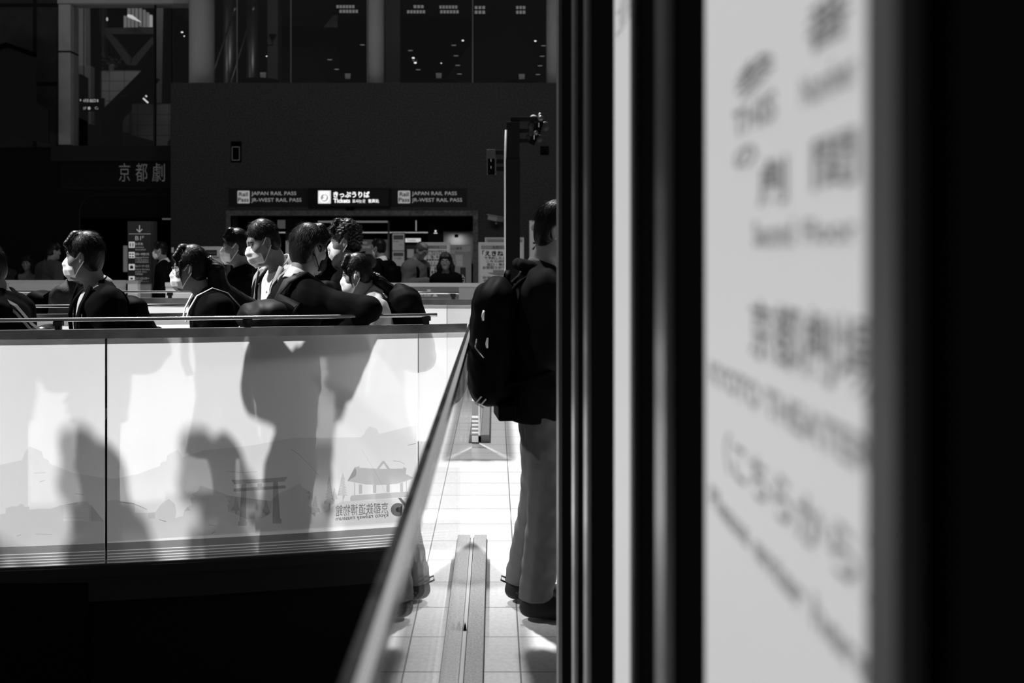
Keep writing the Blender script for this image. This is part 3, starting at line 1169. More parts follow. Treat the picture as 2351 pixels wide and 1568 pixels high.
def backpack(P, label, m=None, c=(0, -0.24, 1.13), half=(0.15, 0.10, 0.23), tilt=0, strap=True, near=True, pocket=True, group=None, bulge=0.0, strap_m=None, top=0.0, centre=None):
    """worn on the back; a thing of its own in the wearer's frame"""
    m = m or BAG_BLACK
    root = P.place(thing('backpack', label, 'backpack', group=group))
    hs = 0.008 if near else 0.013
    U = P.U @ rot(tilt, 0, 0)
    cc = P.up(c) if centre is None else P.local(centre)
    S = grid([cc - 0.36, cc + 0.36], 0.0, hs)
    S.box(cc, half, 0.085, 0, U)
    S.ell(cc + U @ np.array((0, -half[1] * 0.5 - bulge, -half[2] * 0.30), np.float32), (half[0] * 0.95, half[1] * 0.85 + bulge, half[2] * 0.62), 0.05, U)
    if top:
        S.ell(cc + U @ np.array((0, 0.02, half[2] * 0.8), np.float32), (half[0] * 0.8, half[1] * 0.8, 0.08 + top), 0.06, U)
    S.noise(*wrinkle(0.006, c[2] * 9, 0.9))
    S.build('bag_body', m, root)
    L = lambda x, y, z: cc + U @ np.array((x, y, z), np.float32)
    if pocket:
        Q = grid([cc - 0.34, cc + 0.34], 0.0, hs)
        Q.box(L(0, -half[1] * 0.95 - bulge * 1.3, -half[2] * 0.36), (half[0] * 0.78, 0.045, half[2] * 0.42), 0.04, 0, U)
        Q.noise(*wrinkle(0.004, 2.0, 1.2))
        Q.build('front_pocket', m, root)
    zp = MB()
    zp.tube([L(half[0] * math.cos(a) * 1.0, -half[1] * 0.1, half[2] * 0.55 + half[2] * 0.44 * math.sin(a)) for a in [math.pi * i / 14 for i in range(15)]], 0.004, 6)
    zp.build('zip', m, root, True)
    hm = MB()
    hm.ribbon([L(-0.035, half[1] * 0.55, half[2] * 0.93), L(-0.03, half[1] * 0.6, half[2] + 0.045), L(0, half[1] * 0.6, half[2] + 0.062), L(0.03, half[1] * 0.6, half[2] + 0.045), L(0.035, half[1] * 0.55, half[2] * 0.93)], tuple(U @ np.array((0, 1, 0.2), np.float32)), 0.022, 0.006)
    hm.build('grab_handle', m, root, True)
    if strap:
        for k in (-1, 1):
            sm = MB()
            pts = [P.up(q) for q in ((k * 0.085, c[1] + half[1] * 0.7, 1.34), (k * 0.106, -0.110, 1.40), (k * 0.110, -0.02, 1.446), (k * 0.112, 0.070, 1.39), (k * 0.112, 0.108, 1.31), (k * 0.125, 0.104, 1.19), (k * 0.170, 0.05, 1.07), (k * 0.165, -0.06, 1.0), (k * 0.12, c[1] + half[1] * 0.6, 0.97))]
            n = len(pts)
            fine = []
            for i in range((n - 1) * 4 + 1):
                u = i / 4
                i0 = min(int(u), n - 2)
                f = u - i0
                p0, p1, p2, p3 = pts[max(i0 - 1, 0)], pts[i0], pts[i0 + 1], pts[min(i0 + 2, n - 1)]
                fine.append(0.5 * ((2 * p1) + (p2 - p0) * f + (2 * p0 - 5 * p1 + 4 * p2 - p3) * f * f + (3 * p1 - p0 - 3 * p2 + p3) * f ** 3))
            sm.ribbon(fine, tuple(P.U @ np.array((1, 0, 0), np.float32)), 0.055, 0.012)
            sm.build('shoulder_strap', strap_m or m, root, True)
    return root


# ------------------------------------------------------------------ the station concourse
def grid_mat(name, v, sx, sy, ox, oy, line, mortar=0.006, rough=0.35, spec=0.5, vary=0.12, axes='XY', bump=0.0, vs=60.0):
    m = bpy.data.materials.new(name)
    m.use_nodes = True
    nt = m.node_tree
    b = nt.nodes['Principled BSDF']
    tc = nd(nt, 'ShaderNodeTexCoord')
    sp = nd(nt, 'ShaderNodeSeparateXYZ')
    cb = nd(nt, 'ShaderNodeCombineXYZ')
    nt.links.new(tc.outputs['Object'], sp.inputs[0])
    nt.links.new(sp.outputs[axes[0]], cb.inputs[0])
    nt.links.new(sp.outputs[axes[1]], cb.inputs[1])
    mp = nd(nt, 'ShaderNodeMapping')
    mp.inputs['Location'].default_value = (-ox, -oy, 0)
    nt.links.new(cb.outputs[0], mp.inputs[0])
    br = nd(nt, 'ShaderNodeTexBrick')
    br.offset = 0.0
    br.squash = 1.0
    br.inputs['Scale'].default_value = 1.0
    br.inputs['Mortar Size'].default_value = mortar / 2
    br.inputs['Mortar Smooth'].default_value = 0.1
    br.inputs['Brick Width'].default_value = sx
    br.inputs['Row Height'].default_value = sy
    br.inputs['Color1'].default_value = (v, v, v, 1)
    br.inputs['Color2'].default_value = (v * (1 - vary * 0.4),) * 3 + (1,)
    br.inputs['Mortar'].default_value = (line, line, line, 1)
    nt.links.new(mp.outputs[0], br.inputs['Vector'])
    n = nd(nt, 'ShaderNodeTexNoise', Scale=vs, Detail=6.0)
    nt.links.new(tc.outputs['Object'], n.inputs['Vector'])
    r = nt.nodes.new('ShaderNodeMapRange')
    r.inputs['From Min'].default_value = 0.3
    r.inputs['From Max'].default_value = 0.7
    r.inputs['To Min'].default_value = 1 - vary
    r.inputs['To Max'].default_value = 1 + vary * 0.3
    nt.links.new(n.outputs['Fac'], r.inputs['Value'])
    mu = nt.nodes.new('ShaderNodeMix')
    mu.data_type = 'RGBA'
    mu.blend_type = 'MULTIPLY'
    mu.inputs[0].default_value = 1.0
    nt.links.new(br.outputs['Color'], mu.inputs[6])
    nt.links.new(r.outputs['Result'], mu.inputs[7])
    nt.links.new(mu.outputs[2], b.inputs['Base Color'])
    b.inputs['Roughness'].default_value = rough
    b.inputs['Specular IOR Level'].default_value = spec
    if bump:
        bp = nd(nt, 'ShaderNodeBump', Strength=bump, Distance=0.004)
        nt.links.new(n.outputs['Fac'], bp.inputs['Height'])
        nt.links.new(bp.outputs['Normal'], b.inputs['Normal'])
    return m


STEEL = mat('brushed_steel', 0.55, 0.28, 0.5, metal=1.0, bump=0.03, scale=300, vary=0.25, vscale=9)
STEEL_DARK = mat('dark_steel', 0.10, 0.35, 0.5, metal=0.6)
BRACKET = mat('dark_bracket', 0.03, 0.4, 0.4, metal=0.3)
RAIL = mat('polished_rail', 0.62, 0.2, 0.5, metal=1.0)
FILM = frosted('frosted_film', 0.88, 0.06, 0.08, 0.15)
FILM_THIN = frosted('thin_frosted_film', 0.96, 0.35, 0.08, 0.2)
FILM_GREY = frosted('grey_film', 0.8, 0.05, 0.55)
GLASS = clear_glass('clear_glass', 0.97)
GLASS_EDGE = clear_glass('float_glass_back', 0.985, 1.25)
BLACK = mat('matt_black', 0.004, 0.9, 0.0)
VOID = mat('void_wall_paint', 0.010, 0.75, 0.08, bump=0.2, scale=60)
GRANITE = mat('dark_granite', 0.055, 0.6, 0.2, vary=0.5, vscale=34, bump=0.05, scale=60, detail=12.0)
GRANITE_TRIM = mat('grey_granite_trim', 0.15, 0.55, 0.3, vary=0.5, vscale=14, detail=9.0)
DARK_PANEL = mat('dark_panel', 0.030, 0.6, 0.2)
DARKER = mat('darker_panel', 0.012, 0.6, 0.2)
GREY_PANEL = mat('grey_panel', 0.50, 0.6, 0.2)
MID_PANEL = mat('mid_panel', 0.25, 0.6, 0.2)
PAPER = mat('paper', 0.78, 0.8, 0.1)
INK = mat('printing_ink', 0.03, 0.7, 0.1)
INK_GREY = mat('grey_printing_ink', 0.22, 0.7, 0.1)
FLOOR_MAT = grid_mat('pale_floor_tiles', 0.80, 0.3207, 0.3207, 0.0925, 4.805, 0.22, 0.006, 0.30, 0.5, 0.14)

ZT, ZB, CAPH, CAPW = 1.120, 0.006, 0.044, 0.022
LOW = -0.14        # the passage behind the near balustrade lies a step lower


def lineA(x):
    return 5.128 + 0.2024 * x - 0.045 * (1 - ((x + 1.227) / 1.087) ** 2) if x > -2.6 else 5.128 + 0.2024 * x + 0.045 * 0.6


def onA(px, py, off=0.0):
    """point of the near balustrade's face that the photograph shows at (px, py)"""
    y = 4.9
    for _ in range(12):
        y = lineA((px - PX) * y / F)
    p = W(px, py, y)
    return (p.x, p.y - off, p.z)


A_PTS = [(-4.6, lineA(-4.6)), (-3.6, lineA(-3.6))] + [(-2.6 + i * 0.205, lineA(-2.6 + i * 0.205)) for i in range(13)]
fb = MB()


def slab(poly, z, m, name):
    n = len(poly)
    mb = MB()
    mb.add([(x, y, z) for x, y in poly] + [(x, y, z - 0.16) for x, y in poly], [tuple(range(n)), tuple(reversed(range(n, 2 * n)))] + [(i, i + n, (i + 1) % n + n, (i + 1) % n) for i in range(n)])
    return struct(mb.build(name, m))


slab([(-0.215, -3.0), (6.0, -3.0), (6.0, 40.0), (-26.0, 40.0), (-26.0, 8.9), (-0.215, 8.9)], 0.0, FLOOR_MAT, 'floor')
slab([(-26.0, 3.6), (-6.0, 3.8)] + [(x, y + 0.10) for x, y in A_PTS[:-1]] + [(-0.215, A_PTS[-1][1] + 0.1), (-0.215, 8.9), (-26.0, 8.9)], LOW, FLOOR_MAT, 'floor_passage')
struct(box('floor_void', (-9, -4, -4.1), (0, 6, -4.0), VOID))

# dark wall of the escalator well below the near balustrade, with its ledge
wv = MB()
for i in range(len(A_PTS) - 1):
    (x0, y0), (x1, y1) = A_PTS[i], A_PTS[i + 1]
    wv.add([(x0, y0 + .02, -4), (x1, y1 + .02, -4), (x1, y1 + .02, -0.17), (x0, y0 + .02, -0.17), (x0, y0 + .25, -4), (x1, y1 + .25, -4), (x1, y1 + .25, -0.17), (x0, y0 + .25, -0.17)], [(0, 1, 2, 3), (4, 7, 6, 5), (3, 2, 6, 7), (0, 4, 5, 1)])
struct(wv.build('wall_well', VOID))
lg = MB()
for i in range(len(A_PTS) - 1):
    (x0, y0), (x1, y1) = A_PTS[i], A_PTS[i + 1]
    for za, zb, o0 in ((-0.045, 0.0, 0.030), (-0.165, -0.045, 0.012)):
        lg.add([(x0, y0 - o0, za), (x1, y1 - o0, za), (x1, y1 - o0, zb), (x0, y0 - o0, zb), (x0, y0 + .005, za), (x1, y1 + .005, za), (x1, y1 + .005, zb), (x0, y0 + .005, zb)], [(0, 1, 2, 3), (3, 2, 6, 7), (0, 4, 5, 1), (4, 7, 6, 5)])
struct(lg.build('trim_well', mat('ledge_metal', 0.03, 0.4, 0.3, metal=0.2)))
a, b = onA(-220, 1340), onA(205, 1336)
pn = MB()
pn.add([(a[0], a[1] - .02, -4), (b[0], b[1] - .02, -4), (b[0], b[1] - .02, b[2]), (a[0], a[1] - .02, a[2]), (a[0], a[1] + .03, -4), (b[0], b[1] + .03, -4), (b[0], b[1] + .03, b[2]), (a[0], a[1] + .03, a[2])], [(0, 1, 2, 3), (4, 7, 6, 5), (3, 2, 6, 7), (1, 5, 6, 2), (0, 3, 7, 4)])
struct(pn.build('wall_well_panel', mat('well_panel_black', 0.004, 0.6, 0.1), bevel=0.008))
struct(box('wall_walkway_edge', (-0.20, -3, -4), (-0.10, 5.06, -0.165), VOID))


def seg_solid(mb, p, q, y0, y1, z0, z1, mi=(0, 0), ends=(True, True)):
    """slab along p->q (plan), from offset y0 (towards the camera) to y1"""
    v = []
    for z in (z0, z1):
        for (x, y), o in ((p, y0), (q, y0), (q, y1), (p, y1)):
            v.append((x, y + o, z))
    mb.add(v, [(0, 1, 5, 4)], mi[0])
    mb.add(v, [(2, 3, 7, 6), (0, 3, 2, 1), (4, 5, 6, 7)] + ([(1, 2, 6, 5)] if ends[1] else []) + ([(3, 0, 4, 7)] if ends[0] else []), mi[1])


def at_line(pts, x):
    for (x0, y0), (x1, y1) in zip(pts, pts[1:]):
        if x0 <= x <= x1:
            return y0 + (y1 - y0) * (x - x0) / (x1 - x0)
    return pts[-1][1] if x > pts[-1][0] else pts[0][1]


def balustrade(label, pts, splits, rail=None, brackets=(), group=None, film=None, cap_mat=None, ztop=ZT, gap=0.010, zbase=0.0, end_film=None):
    root = thing('glass_balustrade', label, 'balustrade', (0, 0, 0), 0, group)
    xs = [pts[0][0]] + list(splits) + [pts[-1][0]]
    panels = []
    for i in range(len(xs) - 1):
        a_, b_ = xs[i] + (gap / 2 if i != len(xs) - 2 else 0.002), xs[i + 1] - (gap / 2 if i != len(xs) - 3 else 0.002)
        pl = [(a_, at_line(pts, a_))] + [p for p in pts if a_ < p[0] < b_] + [(b_, at_line(pts, b_))]
        mb = MB()
        for k, (p, q) in enumerate(zip(pl, pl[1:])):
            seg_solid(mb, p, q, 0.0, 0.012, ZB, ztop - CAPH + 0.004, (0, 1), (k == 0, k == len(pl) - 2))
        panels.append(mb.build('glass_panel', [(end_film if end_film and i == len(xs) - 2 else film) or FILM, GLASS_EDGE], root))
    cm, bm_ = MB(), MB()
    for p, q in zip(pts, pts[1:]):
        seg_solid(cm, p, q, 0.006 - CAPW / 2, 0.006 + CAPW / 2, ztop - CAPH, ztop)
        seg_solid(bm_, p, q, -0.012, 0.024, zbase, ZB + 0.004)
    cm.build('cap_rail', cap_mat or STEEL, root)
    bm_.build('base_channel', STEEL_DARK, root)
    if rail:
        x0, x1, z = rail
        pp = [(x0, at_line(pts, x0))] + [p for p in pts if x0 < p[0] < x1] + [(x1, at_line(pts, x1))]
        MB().tube([(x, y + 0.006, z) for x, y in pp], 0.0095, 14).build('handrail', RAIL, root, True)
        for x in brackets:
            y = at_line(pts, x) + 0.006
            b_ = MB()
            b_.box((x - 0.0215, y - 0.012, z - 0.028), (x + 0.0215, y + 0.012, z - 0.008))
            b_.box((x - 0.0135, y - 0.009, ztop - 0.001), (x + 0.0135, y + 0.009, z - 0.024))
            b_.build('rail_bracket', BRACKET, root)
    return root, panels


xA = lambda px: onA(px, 900)[0]
balA, panA = balustrade('frosted glass balustrade nearest the viewer, printed with a gate, mountain and temple', A_PTS, [xA(-560), xA(243.5), xA(960)], (-4.6, xA(1003), 1.166), [xA(-300), xA(133), xA(568), xA(979)], 'frosted glass balustrades', end_film=FILM_THIN)

B_PTS = [(-6.5, 5.55), (-3.0, 5.85), (-2.2, 5.92), (-1.55, 6.08)]
balB, _ = balustrade('frosted glass balustrade behind the near walkers, second from the viewer', B_PTS, [-3.6, -2.05], (-6.5, -1.60, 1.166), [-3.9, (303 - PX) * 5.91 / F], 'frosted glass balustrades', zbase=LOW)
C_PTS = [(-7.0, 8.05), (-3.0, 8.0), (-1.5, 7.9), (-0.6, 7.78), (-0.215, 7.75), (-0.12, 7.74)]
balC, panC = balustrade('frosted glass balustrade ending in a printed corner panel beside the walkway, third from the viewer', C_PTS, [-5.2, -3.3, -1.5, -0.37], (-7.0, (1053 - PX) * 7.7 / F, 1.168), [-4.4, -2.6, (1040 - PX) * 7.7 / F], 'frosted glass balustrades', zbase=LOW, end_film=FILM_THIN)
D_PTS = [W(950 - 700, 0, 12.0).xy[:], (-0.14, 11.95)]
D_PTS = [(-4.0, 12.1), (-0.13, 11.9)]
balD, panD = balustrade('grey film balustrade with white lettering in front of the ticket hall', D_PTS, [-2.6, -1.0], None, (), None, FILM_GREY, mat('pale_cap', 0.7, 0.4, 0.4))
D2 = [(-9.5, 13.2), ((290 - PX) * 13.1 / F, 13.1)]
balD2, _ = balustrade('grey film barrier in shade at the far left behind the walkers', D2, [(20 - PX) * 13.15 / F], None, (), None, FILM_GREY, mat('grey_cap', 0.4, 0.5, 0.3))
pl_ = thing('end_post', 'pale square end post of the grey barrier, beside the direction pillar', 'post', (0, 13.05, 0))
a, b = W(293, 0, 13), W(316, 0, 13)
box('post_body', (a.x, -0.05, 0), (b.x, 0.1, 1.08), PAPER, pl_, 0.004)
box('post_cap', (a.x - .01, -0.06, 1.08), (b.x + .01, 0.11, 1.12), mat('grey_cap', 0.4), pl_, 0.004)
pw = thing('low_barrier', 'grey panel barrier between pale end post and the direction pillar', 'barrier', (0, 13.1, 0))
a, b = W(316, 0, 13.1), W(346, 0, 13.1)
box('barrier_panel', (a.x + .012, 0.0, 0.05), (b.x, 0.04, 1.07), MID_PANEL, pw)
box('barrier_cap', (a.x + .012, -0.01, 1.07), (b.x, 0.05, 1.10), DARK_PANEL, pw)

# side balustrades along the walkway
XG = -0.120
PLATE = mat('worn_floor_plate', 0.36, 0.45, 0.45, vary=0.35, vscale=140, bump=0.15, scale=500, detail=8.0)


def side_balustrade(label, y0, y1, plate_h, group):
    root = thing('glass_balustrade', label, 'balustrade', (XG, y1, 0), 0, group)
    L = y1 - y0
    for k in range(max(1, round(L / 2.05))):
        n = max(1, round(L / 2.05))
        a_, b_ = -L + L * k / n + 0.004, -L + L * (k + 1) / n - 0.004
        box('glass_panel', (-0.006, a_, 0.012), (0.006, b_, ZT - CAPH + 0.004), GLASS, root)
    cap = MB()
    prof = [(-0.011, ZT - CAPH), (0.011, ZT - CAPH), (0.011, ZT - 0.013), (0.002, ZT), (-0.011, ZT)]
    cap.add([(x, -L, z) for x, z in prof] + [(x, 0.008, z) for x, z in prof], [(4, 3, 2, 1, 0), (5, 6, 7, 8, 9)] + [(k, (k + 1) % 5, (k + 1) % 5 + 5, k + 5) for k in range(5)])
    cap.mi[4] = 1                 # chamfer coloured bright to put the cap's highlight in
    cap.build('cap_rail', [mat('walkway_cap_steel', 0.26, 0.2, 0.5, metal=1.0, bump=0.08, scale=90, vary=0.55, vscale=14), mat('highlight_chamfer', 0.95, 0.55, 0.5, metal=1.0)], root)
    pm = MB()
    pm.box((-0.077, -L, 0), (-0.016, -0.04 if L > 5 else 0.10, plate_h))
    pm.box((0.016, -L, 0), (0.080, 0.10, plate_h))
    pm.build('base_plate', PLATE, root, bevel=0.002)
    box('glazing_slot', (-0.013, -L, 0), (0.013, 0.09, plate_h - 0.004), mat('slot_strip', 0.55, 0.4, 0.4), root)
    box('slot_rubber', (-0.016, -L, 0), (0.016, 0.085, plate_h - 0.012), mat('slot_rubber', 0.02, 0.7, 0.2), root)
    for y in ((-L * 0.14 - 0.35, -L * 0.29 - 0.35) if L > 5 else ()):
        c = MB()
        c.tube([(0.004, y, plate_h - 0.002), (0.004, y + 0.012, plate_h + 0.012), (0.004, y + 0.03, plate_h + 0.02)], [0.008, 0.0055, 0.001], 8)
        c.build('slot_stop', BLACK, root, True)
    return root


side_balustrade('clear glass balustrade running along the walkway from the viewer to the standing man', -1.0, 5.06, 0.022, 'clear walkway balustrades')
side_balustrade('clear glass balustrade further along the walkway, behind the backpack of the standing man', 7.78, 11.9, 0.06, 'clear walkway balustrades')

# ------------------------------------------------------------------ print on the near balustrade (tinted film lying on the glass)
INK1, INK2, INK3 = film_mat('mountain_print', 0.86), film_mat('townscape_print', 0.84), film_mat('gate_print', 0.50)
INK_BAND, INK_TXT = film_mat('band_print', 0.30), film_mat('lettering_print', 0.22)


def tri_poly(pts):
    """triangulate a simple polygon (list of 2-D points)"""
    bm = bmesh.new()
    vs = [bm.verts.new((x, y, 0)) for x, y in pts]
    f = bm.faces.new(vs)
    bmesh.ops.triangulate(bm, faces=[f])
    bm.verts.index_update()
    fs = [tuple(v.index for v in q.verts) for q in bm.faces]
    bm.free()
    return fs


def decal(name, polys, m, parent, off, dens=45):
    mb = MB()
    for pts in polys:
        # refine long edges so that the print follows the bent glass
        out = []
        for i, (x, y) in enumerate(pts):
            x1, y1 = pts[(i + 1) % len(pts)]
            n = max(1, int(abs(x1 - x) / dens))
            out += [(x + (x1 - x) * k / n, y + (y1 - y) * k / n) for k in range(n)]
        mb.add([onA(x, y, off) for x, y in out], tri_poly(out))
    return mb.build(name, m, parent)


def hband(x0, y0a, y0b, x1, y1a, y1b, n=26):
    """strip between two edges, as a ring of points"""
    up = [(x0 + (x1 - x0) * i / n, 0) for i in range(n + 1)]
    return up


def cB(pts):                       # crop coordinates -> photograph (bottom right crop)
    return [(480 + x / 4.898, 1000 + y / 4.898) for x, y in pts]


def cA(pts):
    return [(x / 4.898, 1000 + y / 4.898) for x, y in pts]


def c7(pts):
    return [(x / 2.449, 740 + y / 2.449) for x, y in pts]


glassL, glassR = panA[1], panA[2]
edge_y = lambda px, z: 580 - (z - EYE) * F / onA(px, 900)[1]
# lower band with five pale lines
for gl, xa, xb in ((glassL, -500, 240.5), (glassR, 246.5, 957), (panA[3], 963, 1068)):
    def strip(z0, z1):
        n = 16
        xs = [xa + (xb - xa) * i / n for i in range(n + 1)]
        return [(x, edge_y(x, z1)) for x in xs] + [(x, edge_y(x, z0)) for x in reversed(xs)]
    edges = [(0.105, 0.070), (0.066, 0.055), (0.051, 0.041), (0.037, 0.029), (0.025, 0.015)]
    decal('printed_band', [strip(z0, z1) for z1, z0 in edges], INK_BAND, gl, 0.0010)

mount_L = cA([(-900, 420), (0, 330), (250, 275), (280, 190), (300, 165), (335, 122), (470, 178), (490, 250), (545, 275), (560, 315), (850, 428), (1170, 476), (1170, 1205), (-900, 1290)])
decal('printed_mountain', [mount_L], INK1, glassL, 0.0012)
mount_R = cA([(1208, 478), (1290, 486), (1560, 430), (1800, 340), (1810, 305), (1870, 285), (1880, 225), (1930, 195), (2000, 160), (2030, 205), (2050, 245)]) + c7([(1150, 718), (1310, 704), (1430, 690), (1640, 650), (2030, 646), (2050, 625), (2058, 605), (2078, 585), (2120, 600), (2130, 628), (2342, 575), (2342, 1128)]) + cA([(1208, 1192)])
decal('printed_mountain', [mount_R], INK1, glassR, 0.0012)
town_L = cA([(-900, 900), (0, 885), (65, 875), (67, 815), (130, 795), (195, 793), (235, 762), (272, 780), (275, 800), (330, 795), (333, 833), (440, 822), (570, 822), (690, 780), (872, 776), (875, 745), (960, 738), (993, 745), (995, 778), (1025, 778), (1028, 960), (1170, 962), (1170, 1210), (-900, 1292)])


def clip_x(poly, x0, x1):
    for lim, sg in ((x0, 1), (x1, -1)):
        out = []
        for (xa_, ya_), (xb_, yb_) in zip(poly, poly[1:] + poly[:1]):
            ia, ib = (xa_ - lim) * sg >= 0, (xb_ - lim) * sg >= 0
            if ia:
                out.append((xa_, ya_))
            if ia != ib:
                t_ = (lim - xa_) / (xb_ - xa_)
                out.append((lim, ya_ + (yb_ - ya_) * t_))
        poly = out
    return poly


sx0, sx1 = 715 / 4.898, 1000 / 4.898
mid = cA([(715, 779), (872, 776), (875, 745), (960, 738), (993, 745), (995, 778), (1000, 778), (1000, 811), (715, 811)])
low = cA([(715, 960), (1000, 960), (1000, 1216), (715, 1226)])
decal('printed_townscape', [clip_x(town_L, -500, sx0), mid, low, clip_x(town_L, sx1, 500)], INK2, glassL, 0.0014)
decal('printed_facade_stripes', [cA([(715, 817 + k * 14.2), (1000, 817 + k * 14.2), (1000, 826 + k * 14.2), (715, 826 + k * 14.2)]) for k in range(10)], INK2, glassL, 0.0014)
town_R = cA([(1208, 732), (1290, 722), (1400, 742), (1515, 752), (1518, 866), (1665, 868), (1668, 930), (1740, 935), (1748, 860), (1790, 800), (1850, 735), (1900, 712), (1970, 770), (1985, 860), (1970, 930), (2060, 905), (2070, 850), (2150, 840), (2110, 800), (2160, 780), (2140, 700), (2190, 690), (2160, 655), (2230, 620), (2255, 560), (2340, 590)]) + cB([(110, 630), (230, 675), (180, 685), (245, 715), (200, 725), (230, 765), (205, 780), (215, 850), (300, 880), (420, 940), (600, 930), (700, 870), (705, 740), (690, 735), (780, 650), (900, 600), (1000, 545), (1025, 530), (1050, 580), (1130, 625), (1090, 640), (1150, 665), (1110, 690), (1135, 730), (1120, 790), (1200, 830), (1220, 880), (1330, 840), (1420, 780), (1500, 735), (1600, 735), (2340, 690), (2340, 960)]) + cA([(1208, 1194)])
decal('printed_townscape', [town_R], INK2, glassR, 0.0014)


def fir(x, y0, y1, w):
    p = [(x, y0)]
    n = 9
    for k in range(n):
        u = (k + 1) / n
        p += [(x + w * u * 0.9 + 3, y0 + (y1 - y0) * 0.82 * u), (x + w * u * 0.35, y0 + (y1 - y0) * 0.82 * u - 3)]
    p += [(x + 4, y0 + (y1 - y0) * 0.8), (x + 4, y1), (x - 4, y1), (x - 4, y0 + (y1 - y0) * 0.8)]
    for k in reversed(range(n)):
        u = (k + 1) / n
        p += [(x - w * u * 0.35, y0 + (y1 - y0) * 0.82 * u - 3), (x - w * u * 0.9 - 3, y0 + (y1 - y0) * 0.82 * u)]
    return p


for x, y0, y1, w in ((1350, 455, 840, 62), (1505, 415, 735, 66), (1412, 585, 745, 34), (1195, 670, 910, 60), (300, 685, 880, 50), (640, 720, 900, 46)):
    decal('printed_fir', [cB(fir(x, y0, y1, w))], film_mat('fir_print', 0.80), glassR, 0.0016)
gate = [
    [(255, 498), (560, 488), (780, 472), (880, 462), (872, 490), (858, 492), (856, 514), (775, 519), (300, 545), (278, 545), (275, 522), (262, 520)],
    [(275, 595), (545, 578), (862, 558), (860, 592), (720, 603), (420, 622), (278, 630)],
    [(545, 535), (597, 532), (597, 575), (545, 578)],
    [(366, 545), (420, 542), (420, 600), (416, 962), (426, 962), (426, 1012), (328, 1016), (328, 966), (342, 964), (352, 800)],
    [(722, 520), (773, 518), (778, 600), (800, 935), (816, 935), (816, 988), (716, 990), (716, 940), (722, 938)],
]
gate = [gate[0], gate[1], gate[2], gate[3], gate[4]]
decal('printed_gate', [cB(g) for g in gate], film_mat('gate_ink', 0.62), glassR, 0.0018)
roof = [[(1640, 355), (1690, 345), (1690, 362), (1885, 372), (2035, 372), (2180, 370), (2190, 352), (2220, 366), (2212, 430), (2290, 470), (2285, 482), (2200, 515), (2120, 540), (2000, 552), (1880, 556), (1760, 548), (1680, 534), (1600, 518), (1556, 512), (1650, 455), (1660, 400)]]
decal('printed_temple', [cB(q) for q in roof] + [cB([(1885, 372), (1952, 284), (1962, 284), (1962, 312), (1915, 372)]), cB([(1962, 284), (1970, 284), (2035, 372), (2004, 372), (1962, 312)]), cB([(1633, 530), (1642, 530), (1642, 670), (1633, 672)]), cB([(1685, 545), (1722, 552), (1722, 652), (1685, 655)]), cB([(1842, 556), (1880, 556), (1880, 645), (1842, 648)]), cB([(1995, 552), (2032, 548), (2032, 638), (1995, 640)]), cB([(2148, 535), (2182, 528), (2182, 632), (2148, 634)]), cB([(2215, 512), (2223, 510), (2223, 628), (2215, 630)]), cB([(1605, 672), (2240, 628), (2240, 690), (1590, 735), (1588, 695)])], film_mat('temple_ink', 0.66), glassR, 0.0018)
decal('printed_label', [cB([(1420, 770), (1500, 742), (2340, 692), (2340, 960), (1420, 1000)])], film_mat('label_clear', 0.97), glassR, 0.0020)


def glass_text(name, body, x0, y0, x1, y1, slope, m, bold=0.0):
    v, f = text_data(body, bold)
    mb = MB()
    P = []
    for x, z in v[:, :2]:
        px = x1 - (x1 - x0) * x              # mirrored: read from the other side
        py = y1 - (y1 - y0) * z + slope * (px - x0)
        P.append(onA(px, py, 0.0022))
    mb.add(P, f)
    return mb.build(name, m, glassR)


glass_text('museum_lettering', '京都鉄道博物館', 771.5, 1159.5, 891.5, 1185.5, -0.062, INK_TXT, 0.0)
glass_text('museum_lettering', 'kyoto railway museum', 771, 1185.5, 891.5, 1198, -0.076, INK_TXT, 0.012)
ring = []
for i in range(19):
    a_ = math.radians(-60 - 250 * i / 18)
    ring.append((2125 + 82 * math.cos(a_), 832 - 76 * math.sin(a_)))
for i in reversed(range(19)):
    a_ = math.radians(-60 - 250 * i / 18)
    ring.append((2128 + 30 * math.cos(a_), 832 - 30 * math.sin(a_)))
decal('museum_emblem', [cB(ring), cB([(2125, 700), (2160, 700), (2215, 765), (2200, 800)])], INK_TXT, glassR, 0.0022)
glass_text('floor_lettering', '8 11', 0, 0, 1, 1, 0, INK_TXT) if False else None
# scratches
rs = random.Random(4)
for pts, w in ((((1350, 745), (1500, 765), (1590, 800), (1655, 832)), 3.2), (((1790, 940), (1830, 955), (1870, 965)), 3), (((450, 520), (505, 502)), 2), (((390, 420), (520, 415)), 1.3), (((190, 1130), (240, 1112)), 2), (((400, 1105), (590, 1112)), 1.4), (((845, 652), (940, 662)), 1.6), (((1205, 45), (1212, 20)), 5)):
    lo_ = [(x, y - w) for x, y in pts]
    hi_ = [(x, y + w) for x, y in reversed(pts)]
    decal('scratch', [cA(lo_ + hi_)], film_mat('scratch_film', 0.4), glassL if pts[0][0] < 1180 else glassR, 0.0024)
for pts, w in ((((920, 150), (1010, 210), (1120, 320), (1240, 450)), 1.8), (((190, 400), (360, 415), (540, 405)), 1.3), (((1720, 160), (1850, 370), (2010, 690)), 1.3), (((2070, 282), (2150, 292), (2200, 320)), 2.2), (((2235, 108), (2325, 88)), 2.6), (((30, 1100), (75, 1080)), 2), (((0, 1002), (80, 1012)), 2)):
    lo_ = [(x, y - w) for x, y in pts]
    hi_ = [(x, y + w) for x, y in reversed(pts)]
    decal('scratch', [cB(lo_ + hi_)], film_mat('scratch_film', 0.4), glassR, 0.0024)

